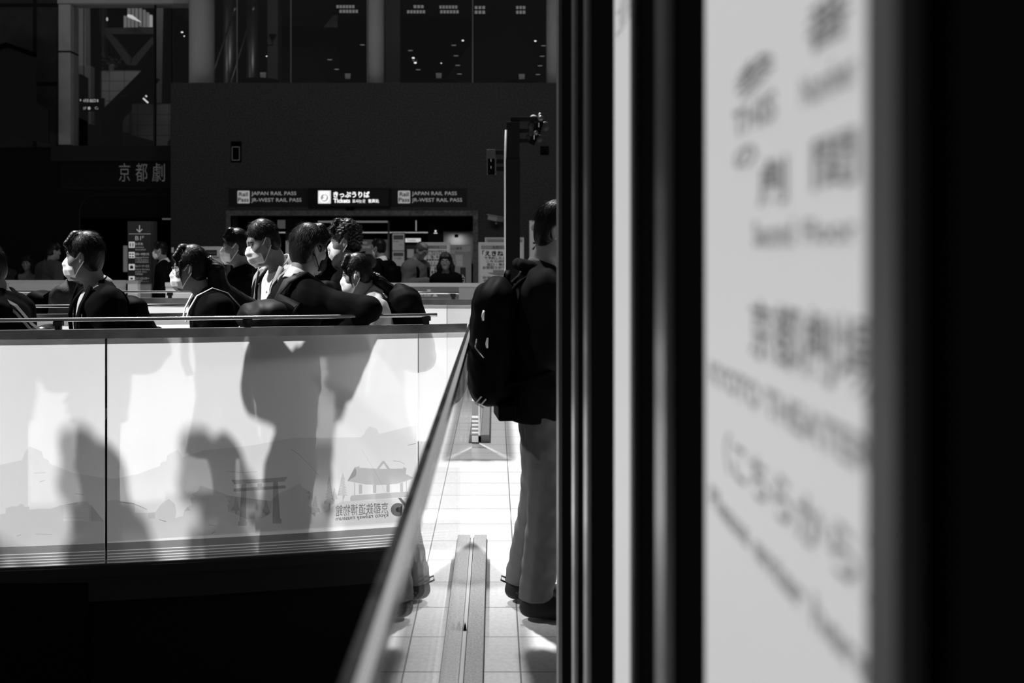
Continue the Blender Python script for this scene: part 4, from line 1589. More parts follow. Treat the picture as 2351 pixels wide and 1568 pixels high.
# print on the corner panel of the third balustrade and lettering on the far one
cp = panC[-1]
mb = MB()
for z0, z1 in [(0.06 + 0.030 * k, 0.078 + 0.030 * k) for k in range(5)] + [(0.215, 0.33)]:
    xa_, xb_ = -0.36, -0.125
    mb.add([(xa_, at_line(C_PTS, xa_) - .002, z0), (xb_, at_line(C_PTS, xb_) - .002, z0), (xb_, at_line(C_PTS, xb_) - .002, z1), (xa_, at_line(C_PTS, xa_) - .002, z1)], [(0, 1, 2, 3)])
mb.build('printed_band', INK_BAND, cp)
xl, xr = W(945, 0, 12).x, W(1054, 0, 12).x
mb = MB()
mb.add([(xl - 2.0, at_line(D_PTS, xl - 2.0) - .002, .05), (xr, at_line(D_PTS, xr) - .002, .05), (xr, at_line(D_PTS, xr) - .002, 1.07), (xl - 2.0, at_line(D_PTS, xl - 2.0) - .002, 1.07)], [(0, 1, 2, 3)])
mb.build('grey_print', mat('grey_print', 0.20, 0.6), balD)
lettering('shop_lettering', [('DRUG STORE', 954, 675.5, 989, 681, 11.93, 0.02, True), ('BOOK', 1013, 675.5, 1033, 681, 11.93, 0.02, True), ('薬', 980, 664, 990, 675, 11.93, 0.02, True), ('本', 1018, 664, 1028, 675, 11.93, 0.02, True), ('▲', 992.5, 673, 1005.5, 681, 11.93, 0.0, True)], PAPER, balD, 0.004)

# ------------------------------------------------------------------ black wall with posters close on the right
CW = 0.184
dY = lambda px: F * CW / (px - PX)
zY = lambda px, py: EYE - (py - PY) * dY(px) / F
struct(box('wall_right', (CW + 0.012, -1.2, 0), (CW + 0.16, dY(1275.5), 4.2), BLACK))
TRIM = mat('door_trim_metal', 0.25, 0.42, 0.4, metal=1.0)
STRIP = mat('bright_trim_metal', 0.45, 0.3, 0.4, metal=1.0)
for i, (p0, p1, mm, th) in enumerate(((1276, 1281, TRIM, 0.010), (1308.5, 1315, STRIP, 0.008), (1335.5, 1343, STRIP, 0.008), (1500, 1522, STRIP, 0.010), (1988, 2056, mat('poster_frame', 0.10, 0.5, 0.3), 0.012))):
    struct(box('trim_%d' % (i + 1), (CW + 0.012 - th, dY(p1), 0.0), (CW + 0.02, dY(p0), 4.2), mm))
for i, (p0, p1, q) in enumerate(((1440, 1447, 0.008),)):
    struct(box('trim_%d' % (6 + i), (CW + 0.012 - q, dY(p1), 0), (CW + 0.02, dY(p0), 4.2), mat('trim_dark_paint', 0.05, 0.5, 0.2)))
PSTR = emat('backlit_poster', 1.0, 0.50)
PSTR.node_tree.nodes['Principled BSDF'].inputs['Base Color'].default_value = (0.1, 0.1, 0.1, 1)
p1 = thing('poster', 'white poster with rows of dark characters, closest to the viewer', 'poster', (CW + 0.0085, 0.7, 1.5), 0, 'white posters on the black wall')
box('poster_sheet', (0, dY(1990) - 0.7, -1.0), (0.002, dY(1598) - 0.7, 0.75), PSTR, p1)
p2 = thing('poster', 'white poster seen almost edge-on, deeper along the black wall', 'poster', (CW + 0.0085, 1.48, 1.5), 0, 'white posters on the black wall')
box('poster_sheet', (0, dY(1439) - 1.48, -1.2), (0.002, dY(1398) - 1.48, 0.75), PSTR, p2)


def wall_text(name, body, x0, yt0, yb0, x1, m, parent, bold=0.0):
    """lettering on the wall plane: left end at photo x0 spanning yt0..yb0, right end at photo x1"""
    v, f = text_data(body, bold)
    zt, zb = zY(x0, yt0), zY(x0, yb0)
    ya, yb = dY(x0), dY(x1)
    o = parent.location
    P = [(-0.0012, ya + (yb - ya) * x - o.y, zb + (zt - zb) * z - o.z) for x, z in v[:, :2]]
    return MB().add(P, f).build(name, m, parent)


PI_D, PI_L = emat('poster_ink', 1.0, 0.07), emat('poster_ink_light', 1.0, 0.16)
for q_ in (PI_D, PI_L):
    q_.node_tree.nodes['Principled BSDF'].inputs['Base Color'].default_value = (0.05, 0.05, 0.05, 1)
wall_text('poster_lettering', '参', 1665, 165, 240, 1755, PI_D, p1, 0.015)
wall_text('poster_lettering', '番', 1822, 25, 135, 1925, PI_D, p1, 0.015)
wall_text('poster_lettering', 'THIS', 1662, 258, 320, 1757, PI_L, p1, 0.035)
wall_text('poster_lettering', 'Number', 1812, 180, 250, 1935, PI_L, p1, 0.035)
wall_text('poster_lettering', 'の', 1664, 345, 395, 1715, PI_L, p1, 0.035)
wall_text('poster_lettering', '劇', 1718, 372, 478, 1782, PI_D, p1, 0.015)
wall_text('poster_lettering', '間', 1836, 325, 440, 1936, PI_D, p1, 0.015)
wall_text('poster_lettering', 'Second', 1706, 508, 568, 1795, PI_L, p1, 0.035)
wall_text('poster_lettering', 'Floor', 1815, 505, 560, 1938, PI_L, p1, 0.035)
wall_text('poster_lettering', '京都劇場', 1700, 682, 818, 1985, PI_D, p1, 0.015)
wall_text('poster_lettering', 'KYOTO THEATER', 1612, 825, 878, 1975, PI_L, p1, 0.035)
wall_text('poster_lettering', '（こちらから）', 1645, 985, 1082, 1978, PI_D, p1, 0.015)
wall_text('poster_lettering', 'Please enter here', 1612, 1108, 1160, 1975, PI_L, p1, 0.035)
wall_text('poster_lettering', '二番劇場', 1404, 20, 95, 1436, PI_L, p2, 0.0)


# ------------------------------------------------------------------ people near the viewer
def at(px, d, z=LOW, off=0.0):
    p = W(px, 0, d)
    return (p.x + off, d, z)


# standing man with the backpack, beside the black wall
P = Pose(seen=(1279, 458, 4.13), yaw=-84, lean=2, head=(-8, 12, 0))
P.el = {k: P.up((k * 0.235, 0.0, 1.12)) for k in (-1, 1)}
P.wr = {k: P.up((k * 0.17, 0.20, 1.02)) for k in (-1, 1)}
P.an[1] = np.array((0.10, -0.05, 0.09), np.float32)
P.an[-1] = np.array((-0.12, -0.085, 0.09), np.float32)
body(P, 'person in dark hoodie and grey trousers standing half hidden behind the black wall')
hair(P, 'short', seed=2, n=2200, puff=0.008, nape=0.004)
eyebrows(P)
top_garment(P, 'hoodie', mat('dark_hoodie', 0.008, 0.9, 0.04, bump=0.2, scale=600), t=0.030, hem=0.80, seed=1.3, wr=0.006, neck_r=0.070)
hd = grid([P.up((0.14, 0.1, 1.40)), P.up((-0.14, -0.18, 1.50))], 0.08, 0.007)
for k in range(14):
    a_ = 2 * math.pi * k / 14
    b_ = 2 * math.pi * (k + 1) / 14
    hd.cone(P.up((0.092 * math.cos(a_), -0.035 + 0.085 * math.sin(a_), 1.440 - 0.022 * math.sin(a_))), P.up((0.092 * math.cos(b_), -0.035 + 0.085 * math.sin(b_), 1.440 - 0.022 * math.sin(b_))), 0.020, 0.020, 0.02)
hd.noise(*wrinkle(0.006, 0.4, 1.4))
hd.build('hood', mat('dark_hoodie', 0.018), P.obj)
collar(P, 'shirt_collar', CLOTH_MID, r=0.064, h0=-0.01, h1=0.045, gap=0.05, drop=0.2)
trousers(P, CLOTH_CHINO, t=0.026, seed=2.2, hem=0.085)
sh_m = mat('perforated_shoe', 0.016, 0.6, 0.25)
for o in shoes(P, sh_m):
    pass
for q in (-1, 1):
    MB().tube([P.an[q] + (0, -0.045, 0.01), P.an[q] + (0, -0.075, 0.022), P.an[q] + (0, -0.078, 0.005), P.an[q] + (0, -0.048, -0.01)], 0.004, 6).build('heel_loop', SHOE_DARK, P.obj, True)
bp = backpack(P, 'large black backpack worn by the standing man beside the black wall', BAG_BLACK, c=(0, -0.222, 1.12), half=(0.165, 0.086, 0.25), tilt=-1, pocket=False, bulge=-0.02, top=0.01)
U_ = P.U
box_ = MB()
c0 = P.up((0.06, -0.155, 0.845))
box_.box(tuple(c0 - (0.10, 0.045, 0.022)), tuple(c0 + (0.10, 0.03, 0.045)))
box_.build('hip_pad', BAG_BLACK, bp, bevel=0.008)
for z, x in ((1.27, 0.0), (1.16, 0.02)):
    q = P.up((0.166, -0.275 + x, z))
    MB().tube([q, q + (0.006, -0.005, -0.022), q + (0.004, -0.003, -0.04)], [0.004, 0.006, 0.004], 8).build('zip_pull', mat('pale_zip_pull', 0.8, 0.3, 0.5), bp, True)
wire = [P.up((0.168, -0.30, 1.155)), P.up((0.172, -0.305, 1.12)), P.up((0.172, -0.292, 1.105)), P.up((0.172, -0.27, 1.08))]
MB().tube(wire, 0.003, 6).build('carabiner', ZIP, bp, True)
v, f = text_data('LL', 0.02)
MB().add([P.up((0.170 - 0.002, -0.30 + 0.035 * x + 0.025 * z, 0.895 + 0.03 * z - 0.02 * x)) for x, z in v[:, :2]], f).build('maker_tag', mat('pale_print', 0.6, 0.6), bp)

# left walker in a dark suit
P1 = Pose(seen=(193, 531, 5.3), z0=LOW, yaw=124, lean=4, head=(-28, 4, 0), neck_fwd=0.02)
body(P1, 'person in dark suit and white mask walking left, second from the left edge')
hair(P1, 'short', seed=5, n=2600, puff=0.010, fringe=0.012, nape=0.012)
eyebrows(P1)
face_mask(P1, MASK_WHITE)
top_garment(P1, 'shirt', CLOTH_PALE, t=0.012, hem=0.85, cuff=1.0, seed=3.0, wr=0.002)
fold_collar(P1, 'shirt_collar', CLOTH_PALE, r=0.055)
top_garment(P1, 'suit_jacket', CLOTH_SUIT, t=0.026, hem=0.72, vee=(0.98, 0.125), seed=0.7, neck_r=0.082)
lapels(P1, CLOTH_SUIT, z0=1.02, w=0.115)
collar(P1, 'jacket_collar', CLOTH_SUIT, r=0.066, h0=-0.05, h1=0.030, gap=1.9, drop=0.0, lean_out=0.002)
trousers(P1, CLOTH_SUIT)
shoes(P1)
backpack(P1, 'black backpack on the back of the suited walker at left', BAG_BLACK, c=(0, -0.20, 1.16), half=(0.14, 0.085, 0.22), tilt=-14)

# schoolgirl in sailor uniform
P2 = Pose(seen=(437, 560, 5.36), z0=LOW, yaw=114, lean=12, head=(-18, 4, 0), neck_fwd=0.04)
body(P2, 'person in sailor uniform, spectacles and white mask with a long ponytail, walking left')
hair(P2, 'pony_high', seed=7, n=1500, puff=0.006, fringe=0.030)
tail(P2, [P2.H((0, -0.115, 0.035)), P2.H((0.0, -0.155, -0.02)), P2.H((0, -0.165, -0.13)), P2.up((0, -0.215, 1.30)), P2.up((0, -0.235, 1.12)), P2.up((0, -0.22, 1.00))], [0.026, 0.046, 0.058, 0.062, 0.052, 0.02])
MB().ell(P2.H((0.0, -0.125, 0.045)), (0.022, 0.012, 0.022)).build('hair_tie', ZIP, P2.obj, True)
eyebrows(P2)
face_mask(P2, MASK_WHITE)
spectacles(P2, FRAME_DARK)
top_garment(P2, 'sailor_blouse', CLOTH_BLACK, t=0.024, hem=0.86, seed=1.9, vee=(1.20, 0.075), neck_r=0.075)
top_garment(P2, 'undershirt', CLOTH_WHITE, t=0.008, hem=0.95, seed=1.9, wr=0.001)
for k in (-1, 1):
    sc_ = MB()
    for o_ in (0.0, 0.011, 0.022):
        sc_.ribbon([P2.up((k * (0.056 + o_), 0.138, 1.32)), P2.up((k * (0.072 + o_), 0.110, 1.38)), P2.up((k * (0.090 + o_), 0.055, 1.445)), P2.up((k * (0.108 + o_), -0.03, 1.470)), P2.up((k * (0.120 + o_), -0.105, 1.425)), P2.up((k * (0.125 + o_), -0.152, 1.34)), P2.up((k * (0.125 + o_), -0.165, 1.26))], tuple(P2.U @ np.array((1, 0.2, 0.3), np.float32)), 0.006, 0.004)
    sc_.build('collar_stripe', CLOTH_WHITE, P2.obj)
cpm = grid([P2.up((0.2, 0.16, 1.52)), P2.up((-0.2, -0.2, 1.2))], 0.06, 0.007)
torso_sdf(cpm, P2, 0.033)
X_, Y_, Z_ = cpm.full()
cpm.inter(np.abs(X_) - 0.150 + 0 * Y_ + 0 * Z_)
cpm.inter(1.25 - Z_ + np.maximum(0, Y_ - 0.02) * 0.4 + 0 * X_)
cpm.inter(np.where(Y_ > 0.06, 0.25 - np.abs(X_) * 2.6 - (Z_ - 1.18) * -0.0 - 0.14, -1.0) + 0 * Z_)
nb_ = P2.neck
cpm.inter(0.078 - np.sqrt((X_ - nb_[0]) ** 2 + (Y_ - nb_[1] - 0.02) ** 2) + 0 * Z_)
cpm.build('sailor_collar', CLOTH_BLACK, P2.obj)
sf = MB()
sf.ribbon([P2.up((-0.01, 0.150, 1.27)), P2.up((-0.012, 0.165, 1.20)), P2.up((-0.015, 0.185, 1.10)), P2.up((-0.015, 0.175, 1.02))], tuple(P2.U @ np.array((0.8, 0.5, 0), np.float32)), 0.06, 0.010)
sf.build('neckerchief', CLOTH_WHITE, P2.obj)
skirt(P2)
shoes(P2)

# man in pale grey coat looking down
P3 = Pose(seen=(604, 499, 5.82), z0=LOW, yaw=128, lean=5, head=(-14, 20, 0), neck_fwd=0.03)
P3.el[-1], P3.wr[-1] = P3.up((-0.25, 0.02, 1.12)), P3.up((-0.17, 0.13, 0.97))
P3.el[1], P3.wr[1] = P3.up((0.25, 0.02, 1.12)), P3.up((0.16, 0.13, 0.97))
body(P3, 'person in pale grey coat and white shirt looking down, tallest of the near walkers')
hair(P3, 'short', seed=9, n=1500, puff=0.001, nape=-0.004)
eyebrows(P3)
face_mask(P3, MASK_WHITE)
top_garment(P3, 'shirt', CLOTH_WHITE, t=0.012, hem=0.85, seed=3.4, wr=0.002)
fold_collar(P3, 'shirt_collar', CLOTH_WHITE, r=0.068)
buttons(P3, CLOTH_MID, (1.36, 1.27, 1.17, 1.07))
top_garment(P3, 'coat', CLOTH_GREY, t=0.032, hem=0.55, vee=(0.90, 0.11), seed=2.7, neck_r=0.088, flare=0.03)
lapels(P3, CLOTH_GREY, z0=0.98, w=0.10, t=0.034)
trousers(P3, CLOTH_SUIT)
shoes(P3)
backpack(P3, 'black backpack behind the pale grey coat, mostly hidden by the leaning man', BAG_BLACK, c=(0, -0.25, 1.12), half=(0.15, 0.09, 0.22), tilt=-4)

# man in black mask leaning on the rail
P4 = Pose(seen=(710, 513, 5.29), z0=LOW, yaw=-47, lean=9, head=(0, 8, 0), neck_fwd=0.01, wide=0.92)
P4.sh[-1] = P4.sh[-1] + np.array((0.03, 0.02, -0.045), np.float32)
P4.el[1] = P4.local((-0.628, 4.985, 1.200))
P4.wr[1] = P4.local((-0.79, 5.075, 1.06))
P4.palm[1] = np.array((-0.3, -0.6, -0.6), np.float32)
P4.curl[1] = 30
body(P4, 'person in black mask and dark blazer leaning an elbow on the near handrail')
hair(P4, 'short', seed=12, n=2600, puff=0.013, fringe=0.016, nape=0.012)
eyebrows(P4)
face_mask(P4, MASK_BLACK)
spectacles(P4, FRAME_DARK)
collar(P4, 'shirt_collar', CLOTH_WHITE, r=0.063, h0=-0.012, h1=0.052, lean_out=0.006)
top_garment(P4, 'blazer', CLOTH_SUIT, t=0.028, hem=0.72, vee=(1.12, 0.08), seed=5.1, neck_r=0.072, wr=0.005)
trousers(P4, CLOTH_SUIT)
shoes(P4)
b4 = backpack(P4, 'dark grey leather backpack hanging from the shoulder of the man leaning on the rail', BAG_LEATHER, half=(0.13, 0.055, 0.165), tilt=-70, strap=False, pocket=False, strap_m=BAG_GREY, centre=W(622, 722, 5.07))
sm = MB()
pts = [P4.local(W(655, 728, 5.04)), P4.local(W(684, 702, 5.03))] + [P4.up(q) for q in ((0.070, -0.162, 1.335), (0.088, -0.128, 1.42), (0.102, -0.04, 1.478), (0.112, 0.05, 1.43), (0.12, 0.125, 1.32))]
sm.ribbon(pts, tuple(P4.U @ np.array((1, 0.15, 0), np.float32)), 0.062, 0.010)
sm.build('shoulder_strap', BAG_GREY, b4, True)

# curly haired man behind
P5 = Pose(seen=(793, 503, 6.4), z0=LOW, yaw=84, lean=2, head=(6, 6, 0))
body(P5, 'person with curly hair, dark scarf and white mask, behind the leaning man')
hair(P5, 'curly', seed=15, n=1200, puff=0.012, fringe=0.012)
eyebrows(P5)
face_mask(P5, MASK_WHITE, style='mould')
top_garment(P5, 'jacket', CLOTH_BLACK, t=0.034, hem=0.72, seed=4.4)
sf = grid([P5.up((0.16, 0.14, 1.4)), P5.up((-0.16, -0.16, 1.55))], 0.06, 0.007)
for k in range(14):
    a_, b_ = 2 * math.pi * k / 14, 2 * math.pi * (k + 1) / 14
    for zz_, rr in ((1.47, 0.095), (1.505, 0.085)):
        sf.cone(P5.up((rr * math.cos(a_), -0.02 + rr * math.sin(a_), zz_)), P5.up((rr * math.cos(b_), -0.02 + rr * math.sin(b_), zz_)), 0.032, 0.032, 0.02)
sf.noise(*wrinkle(0.006, 1.0, 1.3))
sf.build('scarf', mat('charcoal_scarf', 0.02, 0.9, 0.1, bump=0.3, scale=300), P5.obj)
trousers(P5)
shoes(P5)

# girl with white mask and earbud
P6 = Pose(seen=(819, 580, 5.9), z0=LOW, yaw=94, lean=8, head=(0, 14, 0), neck_fwd=0.03)
body(P6, 'person in grey jacket with white mask and earbud, low ponytail, walking left')
hair(P6, 'pony_low', seed=17, n=1300, puff=0.007, fringe=0.034)
tail(P6, [P6.H((0, -0.12, -0.03)), P6.H((0, -0.145, -0.08)), P6.up((0.0, -0.17, 1.42)), P6.up((-0.02, -0.18, 1.30)), P6.up((-0.02, -0.185, 1.22))], [0.022, 0.036, 0.042, 0.036, 0.012], seed=5)
MB().tube([P6.H((-0.02, -0.135, -0.028)), P6.H((0.0, -0.150, -0.035)), P6.H((0.02, -0.135, -0.04))], 0.010, 8).build('hair_tie', mat('pale_hair_tie', 0.6, 0.3, 0.5), P6.obj, True)
eyebrows(P6)
face_mask(P6, MASK_WHITE, style='mould', low=-0.004)
for k in (-1, 1):
    eb = MB()
    eb.ell(P6.H((k * 0.087, 0.002, 0.0)), (0.006, 0.009, 0.008), 12, 8)
    eb.tube([P6.H((k * 0.089, 0.006, -0.002)), P6.H((k * 0.088, 0.016, -0.024))], [0.0045, 0.0035], 8)
    eb.build('earbud', PLASTIC_WHITE, P6.obj, True)
top_garment(P6, 'jacket', mat('pale_grey_jacket', 0.38, 0.85, 0.1, bump=0.15, scale=500), t=0.026, hem=0.76, seed=6.4, neck_r=0.076)
collar(P6, 'shirt_collar', CLOTH_PALE, r=0.066, h0=-0.02, h1=0.055)
skirt(P6)
shoes(P6)
backpack(P6, 'bulky black backpack on the ponytailed walker in grey jacket', BAG_BLACK, c=(0, -0.235, 1.19), half=(0.17, 0.10, 0.255), tilt=-6, pocket=False, bulge=-0.02, top=0.03)

# boy behind the third balustrade
P7 = Pose(seen=(541, 523, 7.4), z0=LOW, yaw=98, lean=2, head=(4, 4, 0))
body(P7, 'person in dark hooded jacket and white mask behind the grey coated man')
hair(P7, 'short', seed=21, n=1300, puff=0.008, fringe=0.022)
eyebrows(P7)
face_mask(P7, MASK_WHITE)
top_garment(P7, 'jacket', CLOTH_BLACK, t=0.034, hem=0.74, seed=8.4)
collar(P7, 'hood', CLOTH_BLACK, r=0.085, h0=-0.05, h1=0.03, lean_out=0.03)
trousers(P7)
shoes(P7)

# leftmost, cut by the frame
P8 = Pose(seen=(-28, 562, 5.4), z0=LOW, yaw=92, lean=6, head=(0, 8, 0), neck_fwd=0.02)
body(P8, 'person in dark jacket cut off by the left edge, carrying a shiny bag')
hair(P8, 'short', seed=23, n=1500, puff=0.008, fringe=0.014)
eyebrows(P8)
face_mask(P8, MASK_WHITE)
top_garment(P8, 'jacket', CLOTH_SUIT, t=0.028, hem=0.74, seed=9.4)
trousers(P8)
shoes(P8)
b8 = backpack(P8, 'shiny black bag with pale straps at the left edge', mat('shiny_black_bag', 0.012, 0.25, 0.6, bump=0.05, scale=60), c=(0, -0.27, 1.06), half=(0.15, 0.10, 0.20), tilt=-30, bulge=0.01, strap=False)
for o_ in (0.0, 0.045):
    MB().ribbon([P8.up((-0.10 - o_ * 0.3, 0.0, 1.47)), P8.up((-0.12, -0.14, 1.38 - o_)), P8.up((-0.13, -0.22, 1.27 - o_)), P8.up((-0.13, -0.34, 1.16 - o_)), P8.up((-0.125, -0.46, 1.06 - o_))], (0.3, 0.2, 1), 0.014, 0.006).build('pale_strap', CLOTH_PALE, b8)

# person with backpack between the third and fourth balustrades
P9 = Pose(seen=(186, 566, 7.5), z0=LOW, yaw=-88, lean=6, head=(0, 5, 0))
body(P9, 'person in dark quilted jacket walking right, head hidden by the suited walker')
hair(P9, 'short', seed=25, n=600, puff=0.004)
top_garment(P9, 'jacket', mat('quilted_jacket', 0.035, 0.7, 0.2, bump=0.4, scale=90), t=0.036, hem=0.76, seed=2.0, wr=0.006)
trousers(P9)
shoes(P9)
backpack(P9, 'black backpack on the person walking right behind the suited walker', BAG_BLACK, c=(0, -0.27, 1.17), half=(0.15, 0.11, 0.20), tilt=-14, bulge=0.01)


# ------------------------------------------------------------------ far building: granite wall with ticket hall and glazed upper floor
DW = 22.0
wx = lambda px, d=DW: (px - PX) * d / F
wz = lambda py, d=DW: EYE - (py - PY) * d / F
XL, XR, XE = wx(392), wx(1300), 6.0
ox0, ox1, oz = wx(530), wx(1086), wz(495)
zs = wz(190)                                   # sill of the upper glazing
gw = MB()
gw.box((XL, DW, 0), (ox0, DW + .6, zs))
gw.box((ox0, DW, oz), (ox1, DW + .6, zs))
gw.box((ox1, DW, 0), (XE, DW + .6, zs))
struct(gw.build('wall_far', GRANITE))
gt = MB()
gt.box((ox0 - .10, DW - .03, oz), (ox1 + .11, DW + .1, oz + .11))
gt.box((ox1, DW - .03, 0), (ox1 + .11, DW + .1, oz))
gt.box((ox0 - .10, DW - .03, 0), (ox0, DW + .1, oz))
struct(gt.build('trim_ticket_hall', GRANITE_TRIM))
ZU = 8.6
DL_ = 24.0
struct(box('wall_upper', (XL, DW, ZU), (XE, DW + .6, 21), GRANITE))
ZH = 11.6
struct(box('ceiling_bay', (-19, DL_ + .4, ZH), (-9.6, DW + 17.5, ZH + .3), DARK_PANEL))
struct(box('wall_bay_drop', (-9.6, DL_ + .4, ZU), (-9.4, DW + 17.5, ZH + .3), DARK_PANEL))
struct(box('ceiling_upper', (-9.6, DL_ + .5, ZU), (XE, DW + 17.5, ZU + .3), mat('lobby_ceiling', 0.12, 0.8, 0.1)))
struct(box('ceiling_upper_front', (XL, DW + .6, ZU), (XE, DL_ + .5, ZU + .3), mat('lobby_ceiling', 0.12)))
struct(box('floor_upper', (XL, DW + .6, zs - .9), (XE, DW + 9, zs - .55), DARK_PANEL))
struct(box('wall_upper_back', (-8.2, DW + 8.7, 0), (XE, DW + 9, ZU), DARK_PANEL))
struct(box('wall_partition', (XL, DW + .6, 0), (XL + .2, DL_ + .1, zs - .9), BLACK))
struct(box('wall_upper_end', (XE, DW, 0), (XE + .3, DW + 17.5, 21), DARK_PANEL))
win = thing('window_1', 'upper glazing', 'window')
del win['label'], win['category']
win['kind'] = 'structure'
xs_ = [XL, wx(542), wx(666), wx(843), wx(1085), XE]
for a_, b_ in zip(xs_, xs_[1:]):
    box('window_pane', (a_ + .012, DW + .10, zs), (b_ - .012, DW + .12, ZU), clear_glass('window_glass', 0.93, 1.5), win)
for a_ in xs_[1:-1]:
    box('window_mullion', (a_ - .012, DW + .08, zs), (a_ + .012, DW + .14, ZU), mat('mullion', 0.20, 0.4, 0.4), win)


def round_column(px0, px1, d, m, name='column_round', z0=0.0, z1=8.6):
    r = (px1 - px0) / 2 * d / F
    o = MB().tube([((px0 + px1) / 2 * d / F - PX * d / F, d, z0), ((px0 + px1) / 2 * d / F - PX * d / F, d, z1)], r, 40).build(name, m, None, True)
    return struct(o)


COLM = mat('column_enamel', 0.80, 0.45, 0.3)
COL_STEEL = mat('column_steel', 0.55, 0.35, 0.5, metal=0.85)
round_column(435, 492, 23.2, COLM, z0=zs - .55)
round_column(513, 541, 24.6, COL_STEEL, z0=zs - .55)
round_column(567, 592, 25.5, COL_STEEL, z0=zs - .55)
round_column(842, 882, 22.9, COLM, z0=zs - .55)
round_column(1254, 1290, 22.9, COLM, z0=zs - .55)
struct(box('column_square', (wx(614, 27), 27, zs - .5), (wx(638, 27), 27.5, ZU), MID_PANEL))
struct(box('column_flat', (wx(884, 25), 25, zs - .5), (wx(918, 25), 25.2, ZU), mat('grey_cladding', 0.14, 0.7, 0.2)))
for k, (xa_, ya_, xb_, yb_) in enumerate(((443, 188, 477, 88), (482, 190, 543, 10), (530, 190, 586, 8))):
    p, q = W(xa_, ya_, 23.9), W(xb_, yb_, 24.3)
    p = p - (q - p) * ((p.z - zs + .55) / (q - p).z)
    t = thing('brace_rod', 'slanting steel rod beside the round columns, %s' % ('shortest, nearest the pale column', 'second from the pale column', 'farthest from the pale column')[k], 'rod', p, 0, 'brace rods behind the upper glazing')
    MB().tube([(0, 0, 0), q - p], 0.022, 8).build('rod', COL_STEEL, t, True)
    MB().tube([(q - p) * 0.93, q - p], 0.035, 8).build('rod_end', RAIL, t, True)

# furniture and lamps of the upper lobby
CARD = mat('white_card', 0.80, 0.8, 0.1)
for k, (x0, x1, y0, y1) in enumerate(((598, 611, 166, 182), (793, 805, 169, 185), (1002, 1014, 168, 184), (1192, 1205, 170, 186))):
    t = thing('menu_stand', 'white menu card at the upper window, %s' % ('nearest the square column', 'left of the big pale column', 'in front of the dark lobby opening', 'beside the right end column')[k], 'menu card', (wx((x0 + x1) / 2, 22.6), 22.6, wz(y1, 22.6)), 0, 'menu cards on the upper window sill')
    w, h = (x1 - x0) * 22.6 / F, (y1 - y0) * 22.6 / F
    MB().prism([(-w / 2, 0), (w / 2 - .01, 0), (w / 2, h), (-w / 2 - .012, h)], -.004, .004).build('card', CARD, t)
    box('card_foot', (-w * .7, -.05, -.03), (w * .7, .05, 0.0), BLACK, t)
    tb = thing('side_table', 'low dark table behind the upper window under the %s menu card' % ('first', 'second', 'third', 'fourth')[k], 'table', (wx((x0 + x1) / 2, 22.9), 22.9, zs - .55), 0, 'tables behind the upper window')
    zt = wz(y1, 22.6) - .03 - (zs - .55)
    MB().tube([(0, -.3, zt - .04), (0, -.3, zt)], 0.42, 24).build('table_top', BLACK, tb)
    MB().tube([(0, -.05, 0), (0, -.05, zt - .04)], 0.05, 10).build('table_stem', BLACK, tb)
LAMP_GRID = emat('louvre_lamp', 0.9, 0.16)
for k, (x0, x1, y) in enumerate(((773, 816, 20), (780, 824, 31), (950, 975, 20), (935, 978, 32), (1009, 1052, 21), (1011, 1055, 32), (1090, 1116, 22), (1090, 1116, 33), (1185, 1208, 22), (1185, 1208, 33))):
    d = 27.0 if k % 2 == 0 else 25.5
    t = thing('ceiling_light', 'row of small square ceiling lights, %s' % ('far row left of the pale column', 'near row left of the pale column', 'far row right of the pale column', 'near row right of the pale column', 'far middle row', 'near middle row', 'far row beside the mullion', 'near row beside the mullion', 'far row at the right end', 'near row at the right end')[k], 'ceiling light', W(x0, y, d), 0, 'louvre lights of the upper lobby')
    n = max(3, round((x1 - x0) / 7.6))
    w = (x1 - x0) * d / F / n
    box('light_housing', (-.03, -.02, .0), (w * n + .01, .12, .09), DARKER, t)
    for j in range(n):
        box('light_panel', (j * w, -.045, .01), (j * w + w * .72, -.02, .085), LAMP_GRID, t)
DOT = emat('downlight_glow', 1.0, 1.4)
DASH = emat('cove_glow', 1.0, 0.20)
for k, (x, y, big) in enumerate(((418, 74, 1), (949, 133, 2), (953.5, 144, 2), (1062.5, 93, 1), (1229, 94, 1), (612, 129, 0), (1013, 145, 0), (942, 116, 3), (952, 139, 3), (960, 160, 3), (1042, 104, 3), (1047, 128, 3), (1051, 150, 3), (1055, 170, 3), (1248, 105, 3), (1245, 129, 3), (1240, 151, 3), (1235, 171, 3), (757, 137, 3), (773, 159, 3), (832, 103, 3), (401 + 22, 83, 0))):
    d = 29.0
    wh = ((0.018, 0.014), (0.032, 0.020), (0.040, 0.026), (0.075, 0.010))[big]
    t = thing('downlight', 'small glowing ceiling lamp in the dark upper lobby', 'downlight', W(x, y, d), 0, 'downlights of the upper lobby')
    MB().ell((0, 0, 0), (wh[0], 0.02, wh[1]), 14, 8).build('lamp_lens', DASH if big == 3 else DOT, t, True)
    MB().tube([(0, 0.0, wh[1] * .6), (0, 0.0, wh[1] + .04)], wh[0] * .8, 12).tube([(0, 0, wh[1]), (0, 0, ZU - t.location.z)], .004, 6).build('lamp_can', BLACK, t)
